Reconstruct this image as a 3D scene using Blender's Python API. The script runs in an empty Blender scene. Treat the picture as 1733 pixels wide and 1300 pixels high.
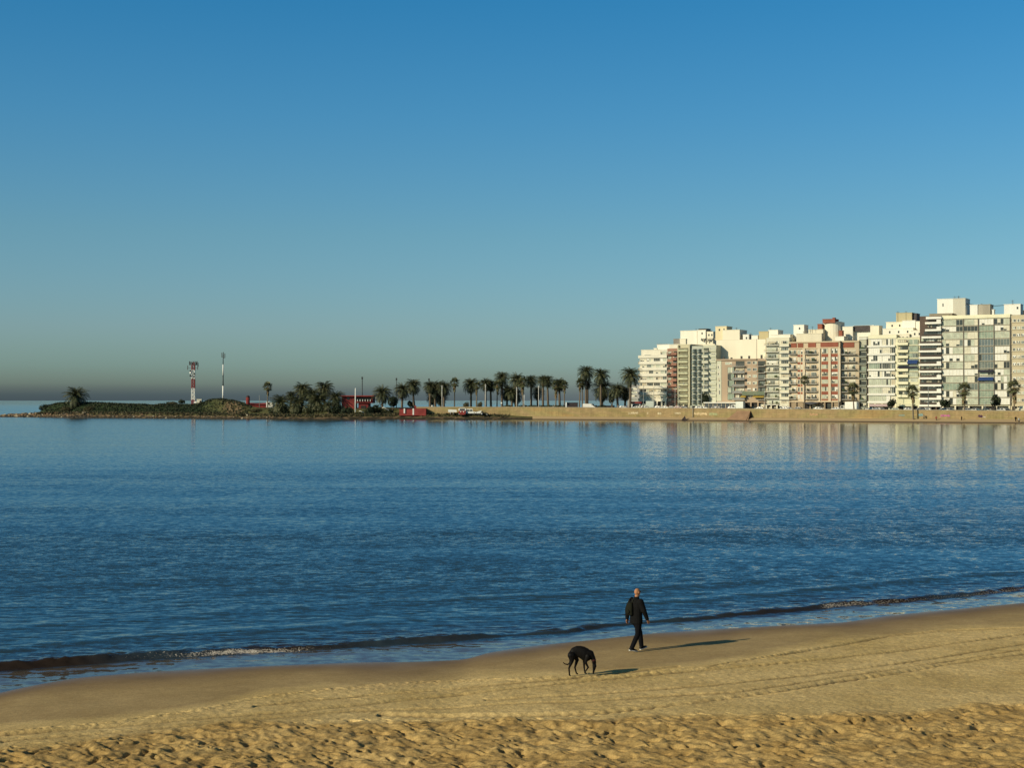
import bpy, math, random
import numpy as np
from mathutils import Vector, Matrix, noise as mnoise
R = math.radians
random.seed(11)
rng = np.random.RandomState(5)
S = bpy.context.scene
COL = S.collection

# ------------------------------------------------------------------ camera
HC = 7.2                     # eye height above the sea (m)
F = 2400.0                   # focal length in photo pixels (photo 1733 x 1300)
PITCH = math.atan(28 / F)
cam_d = bpy.data.cameras.new("camera")
cam = bpy.data.objects.new("camera", cam_d)
COL.objects.link(cam)
cam.location = (0, 0, HC)
cam.rotation_euler = (math.pi / 2 + PITCH, 0, 0)
cam_d.sensor_width = 36
cam_d.lens = 36 * F / 1733
cam_d.clip_start = .5
cam_d.clip_end = 90000
S.camera = cam
S.view_settings.view_transform = 'Standard'
S.view_settings.look = 'None'
S.view_settings.exposure = 0
S.view_settings.gamma = 1

# ------------------------------------------------------------------ light
SUN_EL = R(23)
SUN_DIR = Vector((-3.47, -2.2, 0)).normalized() * math.cos(SUN_EL) + Vector((0, 0, math.sin(SUN_EL)))
sun_d = bpy.data.lights.new("sun", 'SUN')
sun_d.energy = 4.4
sun_d.angle = R(.5)
sun_d.color = (1.0, .86, .60)
sun = bpy.data.objects.new("sun", sun_d)
COL.objects.link(sun)
sun.rotation_euler = SUN_DIR.to_track_quat('Z', 'Y').to_euler()

world = bpy.data.worlds.new("World")
S.world = world
world.use_nodes = True
wn, wl = world.node_tree.nodes, world.node_tree.links
wn.clear()
sky = wn.new('ShaderNodeTexSky')
sky.sky_type = 'NISHITA'
sky.sun_disc = False
sky.sun_elevation = SUN_EL
sky.sun_rotation = math.atan2(SUN_DIR.x, SUN_DIR.y)
sky.altitude = 5
sky.air_density = 1.0
sky.dust_density = 1.0
sky.ozone_density = 2.5
# the air near the horizon: a layer of city smog above the sea dims and greys it
tc = wn.new('ShaderNodeTexCoord')
sep = wn.new('ShaderNodeSeparateXYZ')
wl.new(tc.outputs['Generated'], sep.inputs[0])
mr = wn.new('ShaderNodeMapRange')
mr.inputs[1].default_value = 0.0
mr.inputs[2].default_value = 1.0
wl.new(sep.outputs[2], mr.inputs[0])
ramp = wn.new('ShaderNodeValToRGB')
SKY_STOPS = [(0.0, (.31, .43, .62)), (.004, (.33, .46, .64)), (.0075, (.43, .56, .70)), (.0125, (.57, .76, .85)), (.0242, (.60, .86, 1.0)),
             (.05, (.64, .87, 1.03)), (.116, (.54, .88, .98)), (.195, (.36, .88, 1.09)), (.273, (.21, .85, 1.13)), (.36, (.20, .72, .98)), (.50, (.17, .38, .48)), (.70, (.14, .18, .18)), (1.0, (.14, .15, .13))]  # upper stops darken the sky out of view to cut shadow fill
cr = ramp.color_ramp
while len(cr.elements) < len(SKY_STOPS):
    cr.elements.new(.5)
for e, (p, c) in zip(cr.elements, SKY_STOPS):
    e.position = p
for e, (p, c) in zip(cr.elements, SKY_STOPS):
    e.color = (*c, 1)
wl.new(mr.outputs[0], ramp.inputs[0])
# the smog is thinner over the land side (to the right)
ramp2 = wn.new('ShaderNodeValToRGB')
SKY_STOPS2 = [(0.0, (.58, .70, .92)), (.004, (.60, .72, .90)), (.0075, (.62, .76, .92)), (.0125, (.66, .84, .98)), (.0242, (.64, .88, 1.04)),
              (.05, (.62, .85, 1.0)), (.116, (.50, .83, .93)), (.195, (.33, .81, 1.01)), (.273, (.20, .79, 1.05)), (.36, (.20, .68, .93)), (.50, (.17, .38, .48)), (.70, (.14, .18, .18)), (1.0, (.14, .15, .13))]  # upper stops dimmed here too, for less fill from overhead
while len(ramp2.color_ramp.elements) < len(SKY_STOPS2):
    ramp2.color_ramp.elements.new(.5)
for e, (p, c) in zip(ramp2.color_ramp.elements, SKY_STOPS2):
    e.position = p
for e, (p, c) in zip(ramp2.color_ramp.elements, SKY_STOPS2):
    e.color = (*c, 1)
wl.new(mr.outputs[0], ramp2.inputs[0])
side_f = wn.new('ShaderNodeMapRange')
side_f.interpolation_type = 'SMOOTHSTEP'
side_f.inputs[1].default_value = -.30
side_f.inputs[2].default_value = .30
wl.new(sep.outputs[0], side_f.inputs[0])
rmix = wn.new('ShaderNodeMix')
rmix.data_type = 'RGBA'
wl.new(side_f.outputs[0], rmix.inputs[0])
wl.new(ramp.outputs[0], rmix.inputs[6])
wl.new(ramp2.outputs[0], rmix.inputs[7])
mul = wn.new('ShaderNodeMix')
mul.data_type = 'RGBA'
mul.blend_type = 'MULTIPLY'
mul.clamp_result = False
mul.inputs[0].default_value = 1
wl.new(sky.outputs[0], mul.inputs[6])
wl.new(rmix.outputs[2], mul.inputs[7])
bg = wn.new('ShaderNodeBackground')
bg.inputs[1].default_value = .10
wo = wn.new('ShaderNodeOutputWorld')
wl.new(mul.outputs[2], bg.inputs[0])
wl.new(bg.outputs[0], wo.inputs[0])

# ------------------------------------------------------------------ projection helpers
CT, ST = math.cos(PITCH), math.sin(PITCH)
def ray(px, py):
    a, b = (px - 866.5) / F, (650 - py) / F
    return Vector((a, CT - b * ST, ST + b * CT))
def on_z(px, py, z):
    """ground point of height z seen at that photo pixel"""
    d = ray(px, py)
    t = (z - HC) / d.z
    return Vector((d.x * t, d.y * t, z))
def at_y(px, py, y):
    d = ray(px, py)
    t = y / d.y
    return Vector((d.x * t, y, HC + d.z * t))
def lerp_tab(tab, x):
    return float(np.interp(x, [t[0] for t in tab], [t[1] for t in tab]))

# ------------------------------------------------------------------ object helpers
def tag(o, label=None, cat=None, group=None, kind=None):
    if label: o['label'] = label
    if cat: o['category'] = cat
    if group: o['group'] = group
    if kind: o['kind'] = kind
    return o
def empty(name, loc, label, cat, group=None, rz=0.0):
    o = bpy.data.objects.new(name, None)
    o.empty_display_size = .5
    COL.objects.link(o)
    o.location = loc
    o.rotation_euler = (0, 0, rz)
    return tag(o, label, cat, group)

class MB:
    """collects faces with material indices and links them as one mesh object"""
    def __init__(s):
        s.v, s.f, s.m, s.mats, s.sm = [], [], [], [], []
        s.cur = 0; s.smooth = False
    def mat(s, m):
        if m not in s.mats: s.mats.append(m)
        s.cur = s.mats.index(m)
        return s
    def face(s, idx):
        s.f.append(tuple(idx)); s.m.append(s.cur); s.sm.append(s.smooth)
    def quad(s, *p):
        n = len(s.v); s.v += [tuple(q) for q in p]; s.face(range(n, n + len(p)))
    def box(s, x0, x1, y0, y1, z0, z1):
        n = len(s.v)
        s.v += [(x0, y0, z0), (x1, y0, z0), (x1, y1, z0), (x0, y1, z0), (x0, y0, z1), (x1, y0, z1), (x1, y1, z1), (x0, y1, z1)]
        for q in ((0, 3, 2, 1), (4, 5, 6, 7), (0, 1, 5, 4), (1, 2, 6, 5), (2, 3, 7, 6), (3, 0, 4, 7)):
            s.face([n + k for k in q])
    def prism(s, pts, z0, z1):
        """vertical prism over a counter-clockwise outline"""
        n = len(s.v); k = len(pts)
        s.v += [(p[0], p[1], z0) for p in pts] + [(p[0], p[1], z1) for p in pts]
        s.face(range(n + k - 1, n - 1, -1)); s.face(range(n + k, n + 2 * k))
        for i in range(k):
            j = (i + 1) % k
            s.face((n + i, n + j, n + k + j, n + k + i))
    def extr(s, pts, axis, a0, a1):
        """extrude an outline given in the plane across axis x"""
        n = len(s.v); k = len(pts)
        def mk(a, p):
            return (a, p[0], p[1]) if axis == 'x' else (p[0], a, p[1])
        s.v += [mk(a0, p) for p in pts] + [mk(a1, p) for p in pts]
        s.face(range(n, n + k)); s.face(range(n + 2 * k - 1, n + k - 1, -1))
        for i in range(k):
            j = (i + 1) % k
            s.face((n + j, n + i, n + k + i, n + k + j))
    def tube(s, path, rad, seg=8, cap=True):
        path = [Vector(p) for p in path]
        if not hasattr(rad, '__len__'): rad = [rad] * len(path)
        n = len(s.v)
        for i, p in enumerate(path):
            a = path[max(i - 1, 0)]; b = path[min(i + 1, len(path) - 1)]
            t = (b - a).normalized()
            u = t.cross(Vector((0, 0, 1)))
            if u.length < 1e-3: u = Vector((1, 0, 0))
            u.normalize(); w = u.cross(t)
            for k in range(seg):
                an = 2 * math.pi * k / seg
                s.v.append(tuple(p + (u * math.cos(an) + w * math.sin(an)) * rad[i]))
        for i in range(len(path) - 1):
            for k in range(seg):
                k2 = (k + 1) % seg
                s.face((n + i * seg + k2, n + i * seg + k, n + (i + 1) * seg + k, n + (i + 1) * seg + k2))
        if cap:
            s.face([n + k for k in range(seg)])
            s.face([n + (len(path) - 1) * seg + k for k in range(seg - 1, -1, -1)])
    def ell(s, c, r, seg=12, rings=8):
        n = len(s.v)
        for i in range(rings + 1):
            th = math.pi * i / rings
            for k in range(seg):
                ph = 2 * math.pi * k / seg
                s.v.append((c[0] + r[0] * math.sin(th) * math.cos(ph), c[1] + r[1] * math.sin(th) * math.sin(ph), c[2] + r[2] * math.cos(th)))
        for i in range(rings):
            for k in range(seg):
                k2 = (k + 1) % seg
                s.face((n + i * seg + k, n + (i + 1) * seg + k, n + (i + 1) * seg + k2, n + i * seg + k2))
    def mesh(s, name):
        me = bpy.data.meshes.new(name)
        me.from_pydata(s.v, [], s.f)
        for m in s.mats: me.materials.append(m)
        me.polygons.foreach_set('material_index', s.m)
        me.polygons.foreach_set('use_smooth', s.sm)
        me.update()
        return me
    def build(s, name, parent=None, loc=None):
        o = bpy.data.objects.new(name, s.mesh(name))
        COL.objects.link(o)
        if parent: o.parent = parent
        if loc: o.location = loc
        return o
def copy_tree(o, parent=None):
    c = o.copy()
    COL.objects.link(c)
    c.parent = parent
    for ch in o.children:
        copy_tree(ch, c)
    return c

# ------------------------------------------------------------------ materials
def new_mat(name):
    m = bpy.data.materials.new(name)
    m.use_nodes = True
    nt = m.node_tree
    b = nt.nodes['Principled BSDF']
    return m, nt.nodes, nt.links, b
def mat(name, col, rough=.7, var=.12, scale=1.5, metal=0.0, spec=.3, streak=False, coord='Object'):
    """plain surface with slight procedural weathering"""
    m, n, l, b = new_mat(name)
    b.inputs['Roughness'].default_value = rough
    b.inputs['Metallic'].default_value = metal
    b.inputs['Specular IOR Level'].default_value = spec
    t = n.new('ShaderNodeTexCoord')
    mp = n.new('ShaderNodeMapping')
    mp.inputs['Scale'].default_value = (scale, scale, scale * (.2 if streak else 1))
    no = n.new('ShaderNodeTexNoise')
    no.inputs['Scale'].default_value = 1
    no.inputs['Detail'].default_value = 5
    l.new(t.outputs[coord], mp.inputs[0]); l.new(mp.outputs[0], no.inputs['Vector'])
    r = n.new('ShaderNodeMapRange')
    r.inputs[1].default_value = .3; r.inputs[2].default_value = .7
    r.inputs[3].default_value = 1 - var; r.inputs[4].default_value = 1 + var
    l.new(no.outputs[0], r.inputs[0])
    mx = n.new('ShaderNodeMix'); mx.data_type = 'RGBA'; mx.blend_type = 'MULTIPLY'; mx.inputs[0].default_value = 1
    mx.inputs[6].default_value = (*col, 1)
    l.new(r.outputs[0], mx.inputs[7])
    l.new(mx.outputs[2], b.inputs['Base Color'])
    return m
M = {}
def mm(key, *a, **k):
    if key not in M: M[key] = mat(key, *a, **k)
    return M[key]
def grid_mesh(name, X, Y, Z, material, attrs=None, smooth=True):
    h, w = X.shape
    me = bpy.data.meshes.new(name)
    co = np.stack([X, Y, Z], -1).reshape(-1, 3).astype(np.float32)
    idx = np.arange(h * w).reshape(h, w)
    q = np.stack([idx[:-1, :-1], idx[:-1, 1:], idx[1:, 1:], idx[1:, :-1]], -1).reshape(-1, 4)
    me.vertices.add(h * w); me.vertices.foreach_set('co', co.ravel())
    me.loops.add(q.size); me.loops.foreach_set('vertex_index', q.ravel().astype(np.int32))
    me.polygons.add(len(q)); me.polygons.foreach_set('loop_start', (np.arange(len(q)) * 4).astype(np.int32))
    me.polygons.foreach_set('use_smooth', np.full(len(q), smooth))
    me.update(calc_edges=True)
    for k, a in (attrs or {}).items():
        at = me.attributes.new(k, 'FLOAT', 'POINT')
        at.data.foreach_set('value', a.ravel().astype(np.float32))
    me.materials.append(material)
    o = bpy.data.objects.new(name, me)
    COL.objects.link(o)
    return o
_tab = rng.rand(256, 256).astype(np.float64)
def vnoise(x, y):
    """smooth value noise -1..1, vectorised"""
    x = np.asarray(x, float); y = np.asarray(y, float)
    xi = np.floor(x).astype(int); yi = np.floor(y).astype(int)
    fx, fy = x - xi, y - yi
    fx = fx * fx * (3 - 2 * fx); fy = fy * fy * (3 - 2 * fy)
    a = _tab[xi & 255, yi & 255]; b = _tab[(xi + 1) & 255, yi & 255]
    c = _tab[xi & 255, (yi + 1) & 255]; d = _tab[(xi + 1) & 255, (yi + 1) & 255]
    return ((a * (1 - fx) + b * fx) * (1 - fy) + (c * (1 - fx) + d * fx) * fy) * 2 - 1
def fbm(x, y, o=4):
    s = 0; a = 1; t = 0
    for i in range(o):
        s = s + a * vnoise(x * 2 ** i + 17.3 * i, y * 2 ** i + 9.1 * i); t += a; a *= .5
    return s / t
# ==================================================================== NEAR BEACH
# water's edge in photo pixels (level with the sea)
SHORE_PX = [(-400, 1262), (-150, 1212), (0, 1173), (60, 1160), (130, 1148), (250, 1138), (400, 1130), (600, 1122), (700, 1121), (790, 1117), (822, 1106),
            (900, 1094), (1000, 1084), (1100, 1073), (1200, 1066), (1330, 1059), (1430, 1054), (1500, 1043), (1580, 1035), (1733, 1021), (1900, 1008), (2200, 990)]
_sh = [on_z(x, y, 0) for x, y in SHORE_PX]
_shx = np.array([p.x for p in _sh]); _shy = np.array([p.y for p in _sh])
_dx = np.arange(-60, 70, .1)
def _smooth(win):
    y = np.interp(_dx, _shx, _shy); k = np.hanning(int(win / .1) | 1); k /= k.sum()
    return np.convolve(np.pad(y, len(k) // 2, mode='edge'), k, mode='valid')
_s1, _s2 = _smooth(1.0), _smooth(7.0)
def shore_y(X): return np.interp(X, _dx, _s1)
def shore_soft(X): return np.interp(X, _dx, _s2)
CREST_PX = [(-400, 1172), (-150, 1150), (0, 1133), (150, 1121), (300, 1110), (420, 1103), (560, 1095), (700, 1086), (850, 1079), (960, 1072), (1050, 1060),
            (1150, 1050), (1250, 1043), (1340, 1036), (1400, 1027), (1500, 1019), (1600, 1010), (1733, 998), (1900, 985), (2200, 968)]
_cr = [on_z(x, y, 0) for x, y in CREST_PX]
_crx = np.array([p.x for p in _cr]); _cry = np.array([p.y for p in _cr])
def crest_y(X): return np.interp(X, _crx, _cry)
SLOPE = .045
def beach_base(X, Y):
    d = shore_y(X) - Y                       # metres up the beach
    return np.where(d > 0, SLOPE * d, .06 * d)
def px_line(tab):
    """photo polyline -> world polyline on the beach"""
    out = []
    for px, py in tab:
        z = .3
        for _ in range(6):
            p = on_z(px, py, z); z = float(beach_base(p.x, p.y))
        out.append(on_z(px, py, z))
    return np.array([p.x for p in out]), np.array([p.y for p in out])
def sand_at(px, py):
    z = .3
    for _ in range(8):
        p = on_z(px, py, z); z = float(beach_base(p.x, p.y))
    return Vector((p.x, p.y, z))
ROUGH = px_line([(-300, 1300), (0, 1264), (150, 1251), (290, 1236), (430, 1221), (560, 1217), (700, 1213), (866, 1211), (1000, 1214), (1100, 1209), (1200, 1206),
                 (1350, 1205), (1500, 1202), (1620, 1192), (1733, 1186), (2000, 1165)])
DRY = px_line([(-300, 1262), (0, 1238), (170, 1222), (290, 1206), (360, 1195), (433, 1178), (560, 1164), (700, 1153), (780, 1150), (900, 1146), (980, 1144), (1080, 1139),
               (1200, 1126), (1300, 1108), (1380, 1092), (1440, 1081), (1500, 1071), (1600, 1064), (1733, 1062), (2000, 1045)])
TRACKS = [(px_line(t), w, dpt) for t, w, dpt in [
    ([(-200, 1262), (58, 1241), (202, 1229), (375, 1214), (500, 1205), (700, 1184), (873, 1165), (1017, 1151), (1200, 1134), (1384, 1117), (1507, 1104), (1733, 1074), (1950, 1050)], .16, .05),
    ([(1100, 1137), (1200, 1129), (1384, 1099), (1507, 1077), (1600, 1068), (1733, 1063), (1900, 1055)], .14, .035),
    ([(820, 1186), (1000, 1176), (1200, 1161), (1384, 1142), (1507, 1125), (1733, 1091), (1900, 1068)], .18, .03),
    ([(640, 1210), (880, 1212), (1005, 1209), (1200, 1187), (1323, 1170), (1415, 1154), (1507, 1142), (1600, 1125), (1733, 1107), (1900, 1084)], .22, .06),
    ([(0, 1256), (200, 1240), (400, 1222), (600, 1204), (860, 1192), (1000, 1188), (1100, 1180), (1250, 1172), (1400, 1150), (1550, 1128), (1733, 1100)], .14, .022),
    ([(430, 1196), (620, 1178), (800, 1164), (960, 1150), (1150, 1128)], .12, .02)]]

def sand_height(X, Y):
    trk = np.zeros_like(X)
    Z = beach_base(X, Y)
    d = shore_y(X) - Y
    yr = np.interp(X, *ROUGH); yd = np.interp(X, *DRY)
    sm = lambda t: np.clip(t, 0, 1) ** 2 * (3 - 2 * np.clip(t, 0, 1))
    dr = yr - Y + .5 * vnoise(X * .7, Y * .7)
    rough = sm(dr / .7)                       # 1 in the trampled zone
    dry = sm((yd - Y + .25 * vnoise(X * .9 + 5, Y * .9)) / .5) * (1 - rough)
    # smooth damp sand: faint undulation
    Z = Z + .012 * fbm(X * .5, Y * .5, 3) * sm(d / 2)
    # dry, driven zone: small crumbs and lumps
    Z = Z + dry * (.008 * fbm(X * 3, Y * 3, 2) + .006 * vnoise(X * 9, Y * 9) + .007 * vnoise(X * 19, Y * 19))
    # crumbly ridge where the tractor pushed the sand
    ridge = np.exp(-((Y - (yd - .35)) / .22) ** 2)
    Z = Z + (1 - rough) * ridge * (.018 + .030 * np.clip(vnoise(X * 4.3 + Y, Y * 9), 0, 1) * np.clip(.4 + vnoise(X * .9, Y), 0, 1) + .022 * vnoise(X * 13 + 3 * Y, Y * 15)) * sm((10 - X) / 6 + .2)
    # wheel tracks with tread lugs
    for (tx, ty), w, dp in TRACKS:
        c = np.interp(X, tx, ty)
        ins = (X > tx[0]) & (X < tx[-1])
        e = (Y - c)
        g = np.exp(-(e / w) ** 2) * ins * (1 - rough)
        lug = .5 + .5 * np.tanh(3 * np.sin((X + .5 * e) * 2 * math.pi / .27 + 2.2 * vnoise(X * 1.3, Y)))
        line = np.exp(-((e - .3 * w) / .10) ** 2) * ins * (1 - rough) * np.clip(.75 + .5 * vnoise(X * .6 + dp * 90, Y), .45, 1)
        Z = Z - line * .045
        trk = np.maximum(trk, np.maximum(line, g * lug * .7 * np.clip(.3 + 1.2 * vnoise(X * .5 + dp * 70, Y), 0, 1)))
        bank = np.exp(-((e - 1.6 * w) / (.6 * w)) ** 2) * ins * (1 - rough)
        Z = Z - g * dp * (.3 + .6 * lug * np.clip(.35 + .9 * vnoise(X * .4 + dp * 50, Y), 0, 1)) + bank * dp * .3
    # trampled zone: overlapping footprints, hummocks, churned drifts
    # drifts run obliquely, as wind and feet leave them
    U = X * .85 + Y * .53; V = -X * .53 + Y * .85
    h = .036 * fbm(U * .75 + 3, V * .6, 3)
    h = h + .028 * vnoise(U * 2.4 + vnoise(X, Y), V * 1.5) + .032 * vnoise(U * 4.4, V * 2.3 + 8) + .016 * vnoise(U * 9, V * 4.5)
    h = h - .045 * np.clip(np.abs(vnoise(U * 1.7 + 60, V * 1.1)) * -3 + .55, 0, 1)
    rn = vnoise(X * 3.1 + 40 + .6 * vnoise(X * 2, Y * 2), Y * 3.6 + 11)
    h = h - .050 * np.clip(rn - .08, 0, 1) + .020 * vnoise(X * 7, Y * 8) + .010 * vnoise(X * 16, Y * 17)
    h = h + .06 * np.exp(-((dr - .9 - .3 * vnoise(X * .4, X * 0)) / .5) ** 2) * np.clip(.5 + .8 * vnoise(X * .3 + 7, X * 0), 0, 1)
    Z = Z + rough * h
    return Z, d, rough, trk

# footprints as real oval hollows
prints = []
def add_print(x, y, a, L=.30, W=.12, D=.055): prints.append((x, y, a, L, W, D))
for i in range(760):
    x = random.uniform(-15, 17); f = random.random()
    yr = float(np.interp(x, *ROUGH))
    y = yr - .3 - f * (yr - 19)
    add_print(x, y, random.uniform(0, math.pi), random.uniform(.22, .36), random.uniform(.1, .17), random.uniform(.04, .085))
for i in range(46):                               # a few strays on the firmer sand
    x = random.uniform(-12, 16)
    y = float(np.interp(x, *DRY)) - random.uniform(.0, 2.5)
    add_print(x, y, random.uniform(-.5, .5), .26, .10, .02)
for i in range(2300):                             # scuffs and toe marks, drawn out obliquely
    x = random.uniform(-14, 16); f = random.random() ** .8
    yr = float(np.interp(x, *ROUGH))
    add_print(x, yr - .1 - f * (yr - 20), random.uniform(-1.25, -.45), random.uniform(.14, .34), random.uniform(.055, .10), random.uniform(.02, .05))
def build_beach():
    # visible part, finest near the lens
    ys = []
    y = 21.0
    while y < 56:
        ys.append(y); y += .020 + (y - 21) * .0011
    ys = [-30, -15, -5, 2, 8, 13, 16, 18, 19.5, 20.4] + ys + [58, 62, 70]
    xs = np.concatenate([np.linspace(-90, -22, 40)[:-1], np.arange(-22, 26, .034), np.linspace(26, 100, 40)])
    X, Y = np.meshgrid(xs, np.array(ys))
    Z, d, rough, trk = sand_height(X, Y)
    for (px_, py_, a, L, W, D) in prints:
        i0, i1 = np.searchsorted(xs, px_ - .6), np.searchsorted(xs, px_ + .6)
        j0, j1 = np.searchsorted(ys, py_ - .6), np.searchsorted(ys, py_ + .6)
        if i1 - i0 < 3 or j1 - j0 < 3: continue
        xx, yy = X[j0:j1, i0:i1] - px_, Y[j0:j1, i0:i1] - py_
        u = (xx * math.cos(a) + yy * math.sin(a)) / (L / 2); v = (-xx * math.sin(a) + yy * math.cos(a)) / (W / 2)
        r = np.sqrt(u * u + v * v)
        Z[j0:j1, i0:i1] += -D * np.exp(-(r ** 4)) + D * .12 * np.exp(-((r - 1.5) / .4) ** 2)
    ds_ = shore_soft(X) - Y
    wet = np.clip(1 - (ds_ + .3 + .9 * vnoise(X * .35, Y * .3)) / 5.0, 0, 1) ** .8
    wet = np.maximum(wet, np.clip(1.0 - d / .9, 0, 1))
    wet = np.maximum(wet, .44 * np.clip((Y - np.interp(X, *DRY) - .15 + .5 * vnoise(X * .5, Y * .8)) / 1.1, 0, 1))
    m, n, l, b = new_mat('sand')
    at = n.new('ShaderNodeAttribute'); at.attribute_name = 'wet'
    ar = n.new('ShaderNodeAttribute'); ar.attribute_name = 'rough'
    g = n.new('ShaderNodeNewGeometry')
    def noise(scale, detail=4, vec=None):
        t = n.new('ShaderNodeTexNoise'); t.inputs['Scale'].default_value = scale; t.inputs['Detail'].default_value = detail
        l.new(vec or g.outputs['Position'], t.inputs['Vector']); return t.outputs[0]
    def mixc(f, a, c, blend='MIX', fac=None):
        x = n.new('ShaderNodeMix'); x.data_type = 'RGBA'; x.blend_type = blend
        if hasattr(f, 'links') or hasattr(f, 'is_output'): l.new(f, x.inputs[0])
        else: x.inputs[0].default_value = f
        for i, q in ((6, a), (7, c)):
            if isinstance(q, tuple): x.inputs[i].default_value = (*q, 1)
            else: l.new(q, x.inputs[i])
        return x.outputs[2]
    def rng_(src, a, c, d0, d1):
        r = n.new('ShaderNodeMapRange'); l.new(src, r.inputs[0])
        for i, v in zip((1, 2, 3, 4), (a, c, d0, d1)): r.inputs[i].default_value = v
        return r.outputs[0]
    dryc = mixc(rng_(noise(.35), .35, .65, 0, 1), SAND_A, SAND_B)
    am = n.new('ShaderNodeMath'); am.operation = 'MULTIPLY_ADD'; am.inputs[1].default_value = .7; l.new(ar.outputs['Fac'], am.inputs[0])
    l.new(rng_(noise(1.1, 5), .3, .7, -.15, .35), am.inputs[2])
    dryc = mixc(rng_(am.outputs[0], .05, .95, 0, 1), dryc, SAND_C)
    grain = rng_(noise(30, 6), .3, .7, .76, 1.22)
    dryc = mixc(1.0, dryc, grain, 'MULTIPLY')
    dryc = mixc(1.0, dryc, rng_(noise(9, 3), .3, .7, .86, 1.13), 'MULTIPLY')
    blot = rng_(noise(3.5, 4), .3, .7, .90, 1.10)
    dryc = mixc(1.0, dryc, blot, 'MULTIPLY')
    vor = n.new('ShaderNodeTexVoronoi'); vor.inputs['Scale'].default_value = 3.2
    l.new(g.outputs['Position'], vor.inputs['Vector'])
    shell = rng_(vor.outputs['Distance'], .012, .028, 1, 0)
    wetc = mixc(rng_(noise(.8), .3, .7, 0, 1), SAND_WET, SAND_WET2)
    wetc = mixc(1.0, wetc, rng_(noise(18, 6), .3, .7, .9, 1.1), 'MULTIPLY')
    wr = rng_(at.outputs['Fac'], 0.0, .8, 0, 1)
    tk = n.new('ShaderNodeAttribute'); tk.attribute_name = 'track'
    dryc = mixc(rng_(tk.outputs['Fac'], .1, .8, 0, .85), dryc, (.23, .16, .075))     # darker sand colour along the wheel lines
    c = mixc(wr, dryc, wetc)
    c = mixc(shell, c, (.55, .5, .4))
    l.new(c, b.inputs['Base Color'])
    l.new(rng_(at.outputs['Fac'], .70, 1.0, .95, .30), b.inputs['Roughness'])
    l.new(rng_(at.outputs['Fac'], .7, 1.0, .15, .45), b.inputs['Specular IOR Level'])
    bp = n.new('ShaderNodeBump'); bp.inputs['Distance'].default_value = .012
    l.new(rng_(at.outputs['Fac'], .2, 1, .9, .12), bp.inputs['Strength'])
    l.new(noise(22, 6), bp.inputs['Height'])
    l.new(bp.outputs[0], b.inputs['Normal'])
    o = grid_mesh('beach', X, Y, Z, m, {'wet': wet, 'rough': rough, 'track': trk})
    tag(o, 'wide sandy beach with wet edge, wheel tracks and trampled foreground', kind='structure')
    return o
SAND_A = (.56, .405, .165); SAND_B = (.68, .50, .225); SAND_C = (.36, .235, .085)
SAND_WET = (.19, .125, .065); SAND_WET2 = (.25, .17, .09)
beach = build_beach()

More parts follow.
